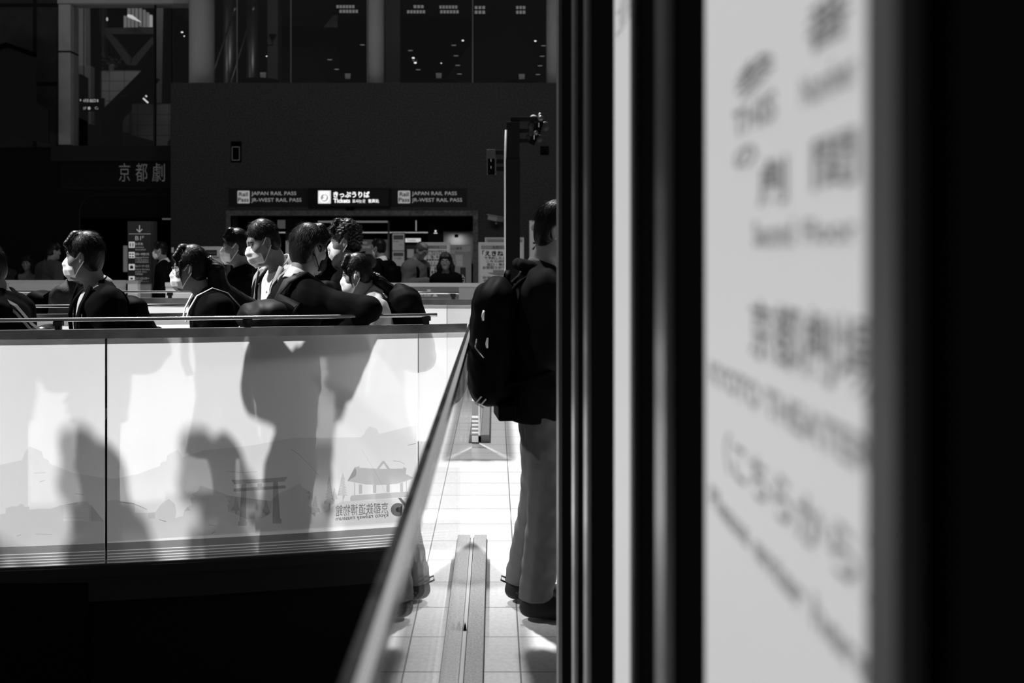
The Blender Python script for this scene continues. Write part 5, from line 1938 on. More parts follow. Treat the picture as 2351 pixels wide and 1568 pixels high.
# dark canopy shapes of the lobby
dm = MB()
dm.prism([(wx(x, 30), wz(y, 30)) for x, y in ((782, 190), (775, 60), (800, 42), (860, 36), (960, 36), (1085, 46), (1085, 100), (1016, 192))], 30.0, 30.4)
struct(dm.build('wall_lobby_bulkhead', BLACK))
struct(MB().prism([(wx(x, 29.6), wz(y, 29.6)) for x, y in ((1085, 192), (1016, 192), (1085, 95), (1180, 78), (1260, 150), (1260, 192))], 29.6, 29.9).build('wall_lobby_ramp', mat('lobby_ramp', 0.045, 0.8, 0.1)))
struct(MB().prism([(wx(x, 28.4), wz(y, 28.4)) for x, y in ((640, 100), (640, 62), (700, 60), (760, 62), (776, 64), (776, 102))], 28.4, 28.6).build('wall_lobby_frieze', BLACK))
t = thing('wall_panel', 'pale triangular panel in the upper lobby left of the big column', 'panel', W(742, 63, 28.2))
MB().prism([(0, 0), (33 * 28.2 / F, 0), (33 * 28.2 / F, 29 * 28.2 / F), (22 * 28.2 / F, 27 * 28.2 / F)], 0, .05).build('panel_board', MID_PANEL, t)
t = thing('uplight', 'dark funnel shaped uplight on the square column', 'wall lamp', W(627.5, 96, 26.9))
MB().tube([(0, -.1, 0), (0, -.1, .17)], [0.02, 0.10], 16).build('lamp_shade', BLACK, t)
MB().tube([(-.18, .12, -.11), (-.18, -.1, -.11), (0, -.1, -.11), (0, -.1, 0)], 0.012, 8).build('lamp_arm', BLACK, t)

# wall fittings
t = thing('wall_lamp', 'black wall niche lamp with pale rim, left on the granite wall', 'wall lamp', (wx(542.5), DW, wz(349)))
w, h = 11.5 * DW / F, 24 * DW / F
box('lamp_housing', (-w, -.03, -h), (w, .03, h), BLACK, t)
rm = MB()
for x0, x1, z0, z1 in ((-.085, .085, .10, .112), (-.085, .085, -.19, -.178), (-.085, -.075, -.19, .11), (.075, .085, -.19, .11)):
    rm.box((x0, -.045, z0), (x1, -.03, z1))
rm.build('lamp_rim', mat('rim_metal', 0.5, 0.4, 0.4), t)
t = thing('wall_box', 'small square black box on the granite wall near the spotlights', 'wall box', (wx(1250), DW, wz(346)))
box('box_body', (-.09, -.05, -.09), (.09, .02, .09), BLACK, t)
rm = MB()
for x0, x1, z0, z1 in ((-.05, .055, .045, .052), (-.05, -.043, -.045, .045), (.048, .055, -.045, .045)):
    rm.box((x0, -.06, z0), (x1, -.05, z1))
rm.build('box_rim', DARK_PANEL, t)


def rail_pass_sign(label, x0):
    t = thing('sign_board', label, 'sign', W(x0 + 60, 455, DW), 0, 'rail pass signs')
    bx = lambda a, b, c, d_, dp, nm, m, bev=0.0: MB().box((wx(a) - t.location.x, -dp, wz(d_) - t.location.z), (wx(b) - t.location.x, -dp + .03, wz(c) - t.location.z)).build(nm, m, t, bevel=bev)
    bx(x0 - 20, x0 + 158, 433, 474, 0.03, 'sign_panel', mat('sign_black', 0.022, 0.6, 0.2))
    L1, L2 = emat('sign_letter_glow', 1.0, 0.20), emat('sign_badge_glow', 1.0, 0.27)
    o = lettering('sign_lettering', [('JAPAN RAIL PASS', x0 + 32, 440, x0 + 135, 451, DW, 0.004), ('JR-WEST RAIL PASS', x0 + 32, 455, x0 + 147, 466, DW, 0.004)], L1, None, 0.045)
    o.parent = t
    o.location = -t.location
    b_ = bx(x0, x0 + 28, 438, 467, 0.045, 'sign_badge', L2, 0.02)
    o = lettering('badge_lettering', [('Rail', x0 + 4, 441.5, x0 + 24.5, 451, DW, 0.02), ('Pass', x0 + 2, 454, x0 + 26.5, 463.5, DW, 0.02)], mat('sign_black', 0.022), None, 0.062)
    o.parent = t
    o.location = -t.location
    return t


rail_pass_sign('dark rail pass sign with pale badge, left of the lit ticket sign', 546)
rail_pass_sign('dark rail pass sign with pale badge, right of the lit ticket sign', 914)
t = thing('sign_lightbox', 'black ticket sign with glowing white Japanese lettering and round pictogram', 'sign', W(802, 455, DW))
T0 = t.location.copy()
MB().box((wx(710) - T0.x, -.14, wz(476) - T0.z), (wx(898) - T0.x, 0, wz(433) - T0.z)).build('sign_housing', mat('sign_housing', 0.006, 0.6, 0.2), t)
MB().box((wx(735) - T0.x, -.142, wz(473) - T0.z), (wx(893) - T0.x, -.13, wz(436) - T0.z)).build('sign_face', mat('sign_black', 0.022), t)
GL = emat('sign_white_glow', 1.0, 1.15)
MB().box((wx(733) - T0.x, -.152, wz(468) - T0.z), (wx(762) - T0.x, -.142, wz(438.5) - T0.z)).build('sign_badge', emat('badge_grey_glow', 1.0, 0.75), t, bevel=0.03)
lm_ = MB()
for mi, x0, z0, r in ((0, 747.5, 455, 10.5),):
    lm_.tube([(wx(x0) - T0.x, -.1525, wz(z0) - T0.z), (wx(x0) - T0.x, -.156, wz(z0) - T0.z)], r * DW / F, 24)
lm_.build('badge_disc', emat('badge_dark_glow', 1.0, 0.30), t)
rg = MB()
rg.tube([(wx(747.5 + 10 * math.cos(a)) - T0.x, -.157, wz(455 + 10 * math.sin(a)) - T0.z) for a in [2 * math.pi * i / 24 for i in range(25)]], 0.012, 6, cap=False)
rg.prism([(wx(x) - T0.x, wz(y) - T0.z) for x, y in ((741, 460), (746, 456), (745, 450), (749, 449), (753, 451), (751, 459), (748, 461))], -.159, -.156)
rg.box((wx(738) - T0.x, -.159, wz(447) - T0.z), (wx(757) - T0.x, -.155, wz(440.5) - T0.z))
rg.build('badge_hand', GL, t)
o = lettering('sign_lettering', [('きっぷうりば', 768, 440.5, 850.5, 454.5, DW, 0.03), ('Tickets', 768, 456.5, 806, 466.5, DW, 0.03), ('표사는곳', 811, 458.5, 841, 466.5, DW, 0.012), ('售票处', 847, 458, 872, 466.5, DW, 0.012)], GL, None, 0.150)
o.parent = t
o.location = -T0
t2 = thing('sign_bracket', 'small dark box under the lit ticket sign', 'box', W(804, 480, DW))
box('bracket_box', (-.09, -.06, -.03), (.09, 0, .03), BLACK, t2)

# cctv camera
t = thing('security_camera', 'pale security camera pointing left on the granite wall beside the lamp post', 'camera', W(1137, 502, DW - .5))
Mx = Matrix.Rotation(math.radians(-25), 4, 'Z') @ Matrix.Rotation(math.radians(12), 4, 'Y')
MB().box((-.11, -.16, -.045), (.11, .20, .055), M=Mx).build('camera_housing', GREY_PANEL, t, bevel=0.01)
MB().box((-.125, -.20, .055), (.125, .16, .068), M=Mx).build('sun_shield', GREY_PANEL, t)
MB().tube([(0.02, .05, -.045), (0.03, .15, -.13), (0.03, .5, -.15)], 0.022, 8).build('camera_bracket', DARK_PANEL, t, True)
MB().ell((0.02, -.03, -.10), (.022, .022, .022)).build('camera_joint', GREY_PANEL, t, True)

# ------------------------------------------------------------------ ticket hall behind the opening
hall_back = 27.5
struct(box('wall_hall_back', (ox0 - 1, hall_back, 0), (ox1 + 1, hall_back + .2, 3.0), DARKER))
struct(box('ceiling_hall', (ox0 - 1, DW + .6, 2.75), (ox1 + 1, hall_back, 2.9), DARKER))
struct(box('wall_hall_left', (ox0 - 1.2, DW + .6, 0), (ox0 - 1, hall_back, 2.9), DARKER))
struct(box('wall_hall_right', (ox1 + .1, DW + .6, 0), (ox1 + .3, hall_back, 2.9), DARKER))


def flat(name, label, cat, x0, y0, x1, y1, d, m, parts=(), texts=(), ink=None, th=0.03, group=None, frame=None, z_floor=False, hang=None):
    t = thing(name, label, cat, W((x0 + x1) / 2, y1, d), 0, group)
    o = t.location.copy()
    a, b = W(x0, y1, d), W(x1, y0, d)
    z0 = -o.z if z_floor else a.z - o.z
    MB().box((a.x - o.x, 0, z0), (b.x - o.x, th, b.z - o.z)).build('board', m, t)
    if hang:
        hm_ = MB()
        for u in (0.15, 0.85):
            xh = a.x + (b.x - a.x) * u - o.x
            hm_.tube([(xh, th * .5, b.z - o.z - .005), (xh, th * .5, hang - o.z)], .004, 6)
        hm_.build('hanger', BLACK, t)
    if frame:
        fw, fm = frame
        f_ = MB()
        for q in ((a.x - fw, a.x), (b.x, b.x + fw)):
            f_.box((q[0] - o.x, -.008, z0), (q[1] - o.x, th + .01, b.z + fw - o.z))
        f_.box((a.x - o.x, -.008, b.z - o.z), (b.x - o.x, th + .01, b.z + fw - o.z))
        f_.build('board_frame', fm, t)
    for nm, px0, py0, px1, py1, mm in parts:
        p, q = W(px0, py1, d), W(px1, py0, d)
        MB().box((p.x - o.x, -.006, p.z - o.z), (q.x - o.x, 0.004, q.z - o.z)).build(nm, mm, t)
    if texts:
        l = lettering('board_lettering', [(tx, p0, q0, p1, q1, d, bo) for tx, p0, q0, p1, q1, bo in texts], ink or INK, None, 0.009)
        l.parent = t
        l.location = -o
    return t


GLOW_DIM = emat('hall_lamp_glow', 1.0, 0.30)
flat('light_strip', 'long thin ceiling light line across the ticket hall', 'light', 640, 532.5, 982, 535, 24.5, emat('strip_glow', 1.0, 0.33), th=.05, hang=2.75)
flat('light_strip', 'upper thin pale line in the ticket hall above the travel screen', 'light', 730, 507, 893, 511, 23.6, emat('strip_glow_dim', 1.0, 0.12), th=.05, hang=2.75)
flat('door_post', 'thin pale vertical post in the ticket hall beside the travel screen', 'post', 890, 507, 894, 640, 23.5, mat('post_grey', 0.25, 0.5, 0.3), th=.05, z_floor=True)
flat('hanger_rod', 'short bright hanging rod in the ticket hall ceiling', 'rod', 1018 - 64, 506, 1020.5 - 64, 530, 24.4, emat('rod_glow', 1.0, 0.22), th=.03, hang=2.75)
flat('info_screen', 'dim travel information screen with pale English title', 'screen', 800, 550, 893, 620, 25.0, emat('screen_glow', 1.0, 0.030), z_floor=True, texts=(('Kyoto', 822, 553, 843, 562, 0.01), ('Travel World', 822, 562, 884, 570, 0.01)), ink=emat('screen_text_glow', 1.0, 0.14))
flat('hall_door', 'dark narrow door panel in the ticket hall carrying two grey notices', 'door', 899, 534, 930, 640, 23.44, mat('hall_door_grey', 0.06, 0.6, 0.2), th=.06, z_floor=True)
flat('notice_poster', 'grey notice poster on the hall door, upper one', 'poster', 901, 536, 928, 575, 23.4, emat('lit_paper', 1.0, 0.10), parts=(('poster_header', 903, 540, 926, 550, MID_PANEL),), texts=(('■ 営業時間', 904, 553, 915, 556, 0), ('05:30', 917, 561, 924, 563, 0)), group='notice posters on the hall door')
flat('notice_poster', 'grey notice poster on the hall door, lower one', 'poster', 901, 577, 928, 615, 23.4, emat('lit_paper', 1.0, 0.10), parts=(('poster_header', 903, 580, 926, 588, MID_PANEL),), texts=(('のりば案内', 904, 590, 922, 596, 0),), group='notice posters on the hall door')
flat('lit_sign', 'small bright sign strip behind the balding man in the ticket hall', 'sign', 929, 547, 966, 556, 24.0, emat('lit_sign_glow', 1.0, 0.55), hang=2.75, texts=(('Timetable', 934, 548.5, 955, 554, 0.0),), ink=INK_GREY)
flat('ticket_machine', 'grey ticket machine behind the balding man', 'machine', 930, 562, 968, 640, 24.0, mat('machine_grey', 0.10, 0.5, 0.3), parts=(('machine_screen', 935, 572, 950, 592, emat('lit_paper', 1.0, 0.10)), ('machine_slot', 952, 600, 962, 604, BLACK)), th=.5, z_floor=True)
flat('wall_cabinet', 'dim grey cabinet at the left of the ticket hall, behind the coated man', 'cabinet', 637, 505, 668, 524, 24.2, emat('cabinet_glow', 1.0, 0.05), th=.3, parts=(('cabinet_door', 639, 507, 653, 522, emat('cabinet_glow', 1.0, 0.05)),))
flat('notice_poster', 'pale strip of paper on the hall pillar between the coated man and the leaning man', 'poster', 656, 553, 667, 592, 23.26, emat('lit_paper', 1.0, 0.10))
flat('hall_pillar', 'dark pillar inside the ticket hall behind the near walkers', 'pillar', 655, 500, 690, 640, 23.3, DARK_PANEL, th=.4, z_floor=True)
t = flat('hanging_sign', 'black hanging sign with small white pictogram above the woman with spectacles', 'sign', 983, 512, 1017, 600, 23.4, mat('hanging_sign_black', 0.006, 0.6, 0.2), th=.25, hang=2.75)
o_ = t.location
pg = MB()
pg.ell((W(1000, 530.5, 23.4).x - o_.x, -.01, W(1000, 530.5, 23.4).z - o_.z), (.021, .01, .024), 12, 8)
pg.box((W(996, 536, 23.4).x - o_.x, -.015, W(996, 536, 23.4).z - o_.z), (W(1004, 536, 23.4).x - o_.x, .0, W(1004, 534.5, 23.4).z - o_.z))
pg.build('pictogram', emat('pictogram_glow', 1.0, 0.8), t)
struct(box('wall_hall_niche', (wx(1012, 26.5), 26.5, 1.2), (wx(1086, 26.5) + .3, 26.7, 2.05), mat('niche_wall', 0.5, 0.7, 0.2)))
t = thing('ceiling_spot', 'small ceiling lamp lighting the niche wall of the ticket hall', 'lamp', W(1048, 545, 26.3))
MB().tube([(0, 0, .0), (0, 0, .08)], 0.05, 12).build('lamp_can', BLACK, t)
ld = bpy.data.lights.new('niche_lamp', 'AREA')
ld.energy = 0.9
ld.size = 0.3
lo_ = bpy.data.objects.new('niche_lamp', ld)
lo_.location = W(1048, 548, 26.25)
lo_.rotation_euler = (math.radians(35), 0, 0)
COL.objects.link(lo_)
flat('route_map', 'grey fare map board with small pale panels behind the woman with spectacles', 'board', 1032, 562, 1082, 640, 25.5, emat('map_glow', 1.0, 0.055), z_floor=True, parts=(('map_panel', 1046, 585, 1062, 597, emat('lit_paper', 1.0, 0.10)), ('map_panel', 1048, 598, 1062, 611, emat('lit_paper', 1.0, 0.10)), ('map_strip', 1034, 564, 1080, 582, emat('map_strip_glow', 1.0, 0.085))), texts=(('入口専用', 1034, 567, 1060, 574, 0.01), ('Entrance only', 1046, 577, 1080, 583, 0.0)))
# ticket gate machines left of the schoolgirl
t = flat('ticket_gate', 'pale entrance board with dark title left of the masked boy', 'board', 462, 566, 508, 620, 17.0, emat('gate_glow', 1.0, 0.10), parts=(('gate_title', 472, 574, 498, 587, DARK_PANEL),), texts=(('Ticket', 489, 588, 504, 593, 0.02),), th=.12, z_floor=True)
lt = lettering('title_lettering', [('ENTRANCE', 474, 578, 496, 583, 17.0, 0.02)], MID_PANEL, None, 0.012)
lt.parent = t
lt.location = -t.location
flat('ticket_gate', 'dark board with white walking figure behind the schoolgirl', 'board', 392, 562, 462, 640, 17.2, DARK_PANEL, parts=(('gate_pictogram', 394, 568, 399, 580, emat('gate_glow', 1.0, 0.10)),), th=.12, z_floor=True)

# notice boards in front of the wall
jp = PAPER
nb1 = flat('notice_board', 'large white notice board with rows of Japanese text behind the woman with spectacles', 'notice board', 962, 560, 1030, 645, 15.6, mat('board_paper', 0.62, 0.8, 0.1), parts=(('board_header', 964, 563, 1026, 571, MID_PANEL), ('board_header', 946, 588, 961, 600, MID_PANEL), ('board_lines', 964, 596, 1026, 597, INK_GREY), ('board_arrow', 964, 622, 982, 632, MID_PANEL)), texts=(('お知らせ', 984, 564, 1008, 570, 0.0), ('旅行会社が発売する', 979, 574, 1026, 580, 0.01), ('きっぷのうち、', 979, 580.5, 1014, 586.5, 0.01), ('に「契」字の', 979, 587, 1012, 593, 0.01), ('あるきっぷ', 979, 593.5, 1008, 599, 0.01), ('日時のある きっぷ', 966, 601, 1012, 606, 0.0), ('窓口・券売機', 966, 607, 1006, 612, 0.0), ('変更・払い戻し', 976, 613, 1024, 620, 0.02), ('できます', 976, 621, 1002, 628, 0.02), ('窓口', 1000, 636, 1014, 642, 0.0)), frame=(0.025, GREY_PANEL), z_floor=True, group='notice boards')
nb2 = flat('notice_board', 'white notice board with grey down arrow left of the lamp post', 'notice board', 1102, 560, 1196, 660, 15.0, mat('board_paper', 0.62), parts=(('board_header', 1104, 563, 1194, 572, MID_PANEL),), texts=(('お知らせ', 1131, 564, 1162, 571, 0.0), ('「えきねっと」', 1107, 575, 1190, 588, 0.02), ('で予約したきっぷは', 1112, 589, 1186, 595.5, 0.01), ('こちら(JR西日本)', 1117, 596.5, 1182, 603, 0.01), ('窓口・券売機で', 1118, 604, 1180, 610, 0.01), ('お受取りができます', 1108, 611, 1188, 617.5, 0.01), ('新幹線専用改札口', 1108, 634, 1190, 640, 0.0), ('在来線乗換口', 1110, 641.5, 1188, 648, 0.0)), frame=(0.025, GREY_PANEL), z_floor=True, group='notice boards')
o_ = nb2.location
MB().prism([(W(x, 0, 15).x - o_.x, W(0, y, 15).z - o_.z) for x, y in ((1132, 620), (1166, 620), (1166, 626), (1178, 626), (1148, 632.5), (1120, 626), (1132, 626))], -.012, .0).build('board_arrow', mat('arrow_grey', 0.22, 0.7), nb2)
flat('notice_board', 'second notice board showing its top edge behind the board with the arrow', 'notice board', 1116, 548, 1200, 640, 15.8, mat('board_paper_grey', 0.35, 0.8, 0.1), parts=(('board_header', 1120, 551, 1198, 556, INK_GREY),), frame=(0.02, GREY_PANEL), z_floor=True, group='notice boards')
flat('banner_sign', 'tall white banner sign with bold character and grey oval, behind the standing man', 'sign', 1217, 508, 1285, 660, 16.0, mat('board_paper', 0.62), texts=(('え', 1221, 548, 1246, 574, 0.03), ('き', 1252, 548, 1277, 574, 0.03)), frame=(0.012, GREY_PANEL), z_floor=True)
ob = thing('banner_oval', 'x', 'x')
bpy.data.objects.remove(ob)
bs = [o for o in bpy.data.objects if o.name.startswith('banner_sign')][0]
MB().ell((W(1232, 0, 16).x - bs.location.x, -.006, W(0, 523, 16).z - bs.location.z), (.09, .006, .07), 20, 8).build('grey_oval', MID_PANEL, bs, True)
t = thing('entrance_sign', 'narrow dark stand sign with white vertical lettering beside the woman with spectacles', 'sign', W(1063, 640, 14.6))
box('sign_panel', (-.04, 0, -W(0, 640, 14.6).z), (.04, .02, .165), mat('entrance_sign_dark', 0.03, 0.6, 0.2), t)
lt = lettering('sign_lettering', [('入', 1058.5, 630, 1067.5, 639, 14.6, 0.01), ('口', 1059, 641, 1067, 649, 14.6, 0.01)], PAPER, None, 0.006)
lt.parent = t
lt.location = -t.location

# lamp post with floodlights
LP = 10.6
t = thing('lamp_post', 'square dark post carrying floodlights, rim lit on its left edge', 'lamp post', (W(1177, 0, LP).x, LP, 0))
lx = lambda px: (px - 1177) * LP / F
lz = lambda py: EYE - (py - PY) * LP / F
POST = mat('post_paint', 0.008, 0.6, 0.08)
box('post', (lx(1161), -.07, 0), (lx(1193.5), .07, lz(366)), POST, t, 0.004)
box('post_top', (lx(1162), -.06, lz(366)), (lx(1192.5), .06, lz(281)), POST, t, 0.004)
MB().tube([(lx(1159.5), -.06, 1.0), (lx(1159.5), -.06, lz(366)), (lx(1161.5), -.06, lz(300))], .011, 10).build('rim_light_tube', PAPER, t, True)  # pale tube added to stand for the post's rim light
box('top_arm', (lx(1172), -.03, lz(279)), (lx(1238), .03, lz(269)), POST, t, 0.002)
for y in (296, 319):
    box('lamp_arm', (lx(1193), -.02, lz(y + 9)), (lx(1214), .02, lz(y)), POST, t, 0.002)
for y, x in ((345, 1172), (366, 1161), (383, 1161)):
    box('lamp_arm', (lx(1137), -.02, lz(y + 10)), (lx(x), .02, lz(y)), POST, t, 0.002)
c_ = MB()
c_.box((lx(1116.5), -.05, lz(365)), (lx(1137.5), .05, lz(344)))
c_.build('lamp_bracket', mat('lamp_bracket_grey', 0.05, 0.45, 0.35), t, bevel=0.003)
l_ = MB()
l_.box((lx(1120), -.045, lz(400)), (lx(1136), .055, lz(365)))
lb = l_.build('floodlight', BLACK, t)
for x0, x1 in ((1117.5, 1120), (1136, 1139.5)):
    MB().box((lx(x0), -.055, lz(400)), (lx(x1), .06, lz(364))).build('barn_door', STEEL_DARK, lb)
for y, k in ((372, 0), (388, 1)):
    MB().box((lx(1126.5), -.05, lz(y)), (lx(1128), -.045, lz(y - 6))).build('lamp_clip', GREY_PANEL, lb)
for (xc, yc, sc_, tip) in ((1237, 292, 1.0, 274), (1226, 320, 0.8, 307)):
    f_ = MB()
    f_.tube([(lx(xc + 5), -.05, lz(tip)), (lx(xc - 6), -.03, lz(yc + 15 * sc_))], [0.033 * sc_, 0.040 * sc_], 20)
    fb_ = f_.build('floodlight', BLACK, t, True)
    MB().ell((lx(xc + 4), -.07, lz(tip)), (.034 * sc_, .034 * sc_, .034 * sc_)).build('lamp_cap', STEEL_DARK, fb_, True)
    MB().box((lx(xc - 1.5), -.085, lz(yc + 2)), (lx(xc + .5), -.075, lz(yc - 8))).build('lamp_clip', GREY_PANEL, fb_)
    for s_ in (-1, 1):
        MB().ell((lx(xc + s_ * 15 * sc_), .0, lz(yc - 2)), (.050 * sc_, .02, .052 * sc_)).build('lamp_flap', mat('flap_grey', 0.03, 0.5, 0.3), fb_, True)
MB().ell((lx(1225), .01, lz(268)), (.035, .03, .022)).build('lamp_knob', GREY_PANEL, t, True)
MB().tube([(lx(1238), .0, lz(268)), (lx(1240), .0, lz(259))], [.016, .010], 10).build('lamp_hook', PAPER, t, True)

# direction pillar B1F
t = thing('direction_pillar', 'dark grey direction pillar with down arrow and white pictograms', 'sign', (W(321, 0, 15).x, 15, 0))
px_ = lambda p: (p - 321) * 15 / F
pz_ = lambda p: EYE - (p - PY) * 15 / F
box('pillar_body', (px_(293), 0, 0), (px_(346), .18, pz_(508)), mat('pillar_grey', 0.055, 0.55, 0.25), t)
box('pillar_side', (px_(346), .01, 0), (px_(352), .17, pz_(508)), mat('pillar_side', 0.04, 0.55, 0.25), t)
PW = emat('pillar_white_glow', 1.0, 0.20)
ar = MB()
ar.box((px_(319.7), -.008, pz_(532)), (px_(321.3), 0, pz_(517)))
for s_ in (-1, 1):
    ar.add([(px_(320.5), -.008, pz_(534)), (px_(320.5), -.008, pz_(531)), (px_(320.5 + s_ * 6.5), -.008, pz_(525)), (px_(320.5 + s_ * 6.5), -.008, pz_(528))], [(0, 1, 2, 3)])
ar.box((px_(296), -.008, pz_(537.6)), (px_(346), 0, pz_(536.6)))
ar.build('arrow', PW, t)
tx = [('B1', 311, 542, 324, 551.5, 15, 0.0), ('F', 327, 542, 331, 547, 15, 0.0)]
rows = ((555, 'お手洗', 'Lavatory', '화장실 洗手间', ''), (578.5, '荷物一時預り所', 'Baggage Room', '수하물 일시보관소', '行李临时寄存处'), (606, 'キャリーサービス', 'Carry Service', '짐 운반 서비스', '行李搬运'), (634, 'コインロッカー', 'Coin Lockers', '', ''))
for y, j, e, k, c in rows:
    wj = 18 if len(j) == 3 else 32
    tx.append((j, 310.5, y + 2, 310.5 + wj, y + 8.2, 15, 0.01))
    tx.append((e, 310.5, y + 10.5, 310.5 + len(e) * 2.55, y + 15, 15, 0.0))
    if k:
        tx.append((k, 310.5, y + 16.5, 310.5 + len(k) * 3.4, y + 20, 15, 0.0))
    if c:
        tx.append((c, 310.5, y + 21.5, 310.5 + len(c) * 4.4, y + 25, 15, 0.0))
lt = lettering('pillar_lettering', tx, PW, None, 0.006)
lt.parent = t
lt.location = -t.location
PK = mat('pictogram_dark', 0.04, 0.6, 0.2)
for k, (y, *_r) in enumerate(rows):
    b_ = box('pictogram', (px_(296), -.010, pz_(y + 14)), (px_(309.5), 0, pz_(y)), emat('pictogram_plate', 1.0, 0.42), t, 0.004)
    s_ = MB()
    q = lambda x0, y0, x1, y1: s_.box((px_(296 + x0), -.013, pz_(y + y1)), (px_(296 + x1), -.010, pz_(y + y0)))
    if k == 0:
        for x in (3.6, 9.9):
            q(x - 1, 4.2, x + 1.2, 11.5)
            s_.ell((px_(296 + x), -.012, pz_(y + 3)), (.007, .003, .007), 10, 6)
        q(6.5, 2, 7, 12)
    elif k == 1:
        for x in (3.6, 9.6):
            for yy in (4.8, 10.6):
                s_.ell((px_(296 + x), -.012, pz_(y + yy)), (.014, .003, .010), 12, 6)
                q(x - 2.2, yy - .3, x + 2.2, yy + 1.6)
    elif k == 2:
        q(3, 4.5, 10.5, 11)
        q(5.3, 3, 8.2, 4.5)
    else:
        q(3, 9, 10.5, 12)
        q(4, 3.5, 9.5, 7.5)
    s_.build('pictogram_mark', PK, b_)
flat('window_strip', 'dim lit strip of notices on the dark wall left of the direction pillar', 'notice', 283, 564, 292, 624, DL_ + 2.96, emat('notice_glow', 1.0, 0.085))

# ------------------------------------------------------------------ left building: theatre front with glazed bay
DL = 24.0
lX = lambda px, d=DL: (px - PX) * d / F
lZ = lambda py, d=DL: EYE - (py - PY) * d / F
XB = XL
LEFT_W = grid_mat('left_cladding', 0.055, 3.0, 1.9, lX(80), lZ(12), 0.010, 0.10, 0.6, 0.2, 0.25, 'XZ', vs=3.0)
PIL = grid_mat('pale_pilaster', 0.60, 1.15, 6.0, lX(135.5), lZ(120) - 6.0, 0.03, 0.05, 0.55, 0.25, 0.1, 'XZ', vs=4.0)
lw = MB()
lw.box((-30, DL, lZ(338)), (lX(134), DL + .5, 21))
lw.box((lX(134), DL, ZU), (XL, DL + .5, 21))
struct(lw.build('wall_left_facade', LEFT_W))
struct(box('column_facade', (lX(135), DL - .08, lZ(333)), (lX(165), DL + .4, lZ(12)), PIL))
struct(box('beam_facade', (lX(135), DL - .08, lZ(9.5)), (XB, DL + .4, ZU), mat('pale_beam', 0.60, 0.55, 0.25)))
struct(box('trim_facade', (lX(127), DL - .25, lZ(372)), (XB, DL + .3, lZ(337)), DARK_PANEL))
lw = MB()
lw.box((-30, DL + .1, 0), (lX(127), DL + .5, lZ(338)))
lw.box((lX(127), DL, lZ(500)), (XB, DL + .4, lZ(372)))
lw.box((lX(127), DL, 0), (lX(183), DL + .4, lZ(500)))
struct(lw.build('wall_left_base', mat('left_base_black', 0.006, 0.5, 0.15)))
struct(box('wall_left_inner', (-16, DL + 3, 0), (XB + .25, DL + 3.2, lZ(337)), BLACK))
ed = mat('facade_edge', 0.03, 0.4, 0.3)
am = MB()
for p0, q0, p1, q1 in ((142, 361, 392, 362), (142, 431, 392, 432.2), (142, 361, 143, 432)):
    am.box((lX(p0), DL - .03, lZ(q1)), (lX(p1), DL + .02, lZ(q0)))
am.build('sign_edge', ed)
arch = [W(392, 447, DL - .02), W(225, 447, DL - .02)] + [W(225 - 42 * math.sin(a), 489 - 42 * math.cos(a), DL - .02) for a in [math.pi / 2 * i / 8 for i in range(9)]] + [W(183, 640, DL - .02)]
am2 = MB().tube(arch, 0.012, 6).build('trim_arch', ed)
struct(am2)
t = thing('theatre_sign', 'black theatre sign with three pale carved Japanese characters', 'sign', W(327, 396, DL))
bpy.data.objects['sign_edge'].parent = t
bpy.data.objects['sign_edge'].location = -t.location
lt = lettering('sign_lettering', [('京', 275, 375, 300, 417, DL, -0.005), ('都', 313, 375, 340, 417, DL, -0.005), ('劇', 351, 375, 380, 417, DL, -0.005)], emat('theatre_letter', 0.5, 0.10), None, 0.05)
lt.parent = t
lt.location = -t.location
box('sign_panel', (lX(142) - t.location.x, -.02, lZ(432) - t.location.z), (XB - t.location.x, 0.0, lZ(361) - t.location.z), mat('theatre_black', 0.008, 0.5, 0.2), t)
flat('ceiling_lamp', 'faint lamp strip at the theatre entrance beside the granite wall', 'lamp', 372, 499, 391, 504, 24.8, emat('notice_glow', 1.0, 0.085), th=.1)

# interior of the bay
struct(box('wall_bay_back', (-19, DL + 15, 0), (XE, DL + 15.3, ZH), DARK_PANEL))
struct(box('wall_bay_left', (-19.3, DL + .5, 0), (-19, DL + 15, ZH), DARK_PANEL))
struct(box('floor_bay', (-19, DL + .5, lZ(337) - .25), (-8.2, DL + 15, lZ(337)), DARK_PANEL))
win2 = bpy.data.objects.new('window_2', None)
COL.objects.link(win2)
win2['kind'] = 'structure'
for a_, b_ in ((165, 353), (353, 392)):
    box('window_pane', (lX(a_) + .01, DL + .1, lZ(335)), (min(lX(b_), XB) - .01, DL + .12, lZ(8)), clear_glass('window_glass', 0.93), win2)
box('window_mullion', (lX(352.4), DL + .06, lZ(335)), (lX(354), DL + .16, lZ(8)), DARKER, win2)
STONE = grid_mat('stair_stone', 0.42, 0.45, 0.30, 0.1, 0.05, 0.16, 0.02, 0.6, 0.2, 0.08, 'XZ', vs=5.0)
q = lambda x, y, d: (W(x, 0, d).x, W(0, y, d).z)


def slabp(name, pts, d, th, m, kind=True):
    o = MB().prism([q(x, y, d) for x, y in pts], d, d + th).build(name, m)
    return struct(o) if kind else o


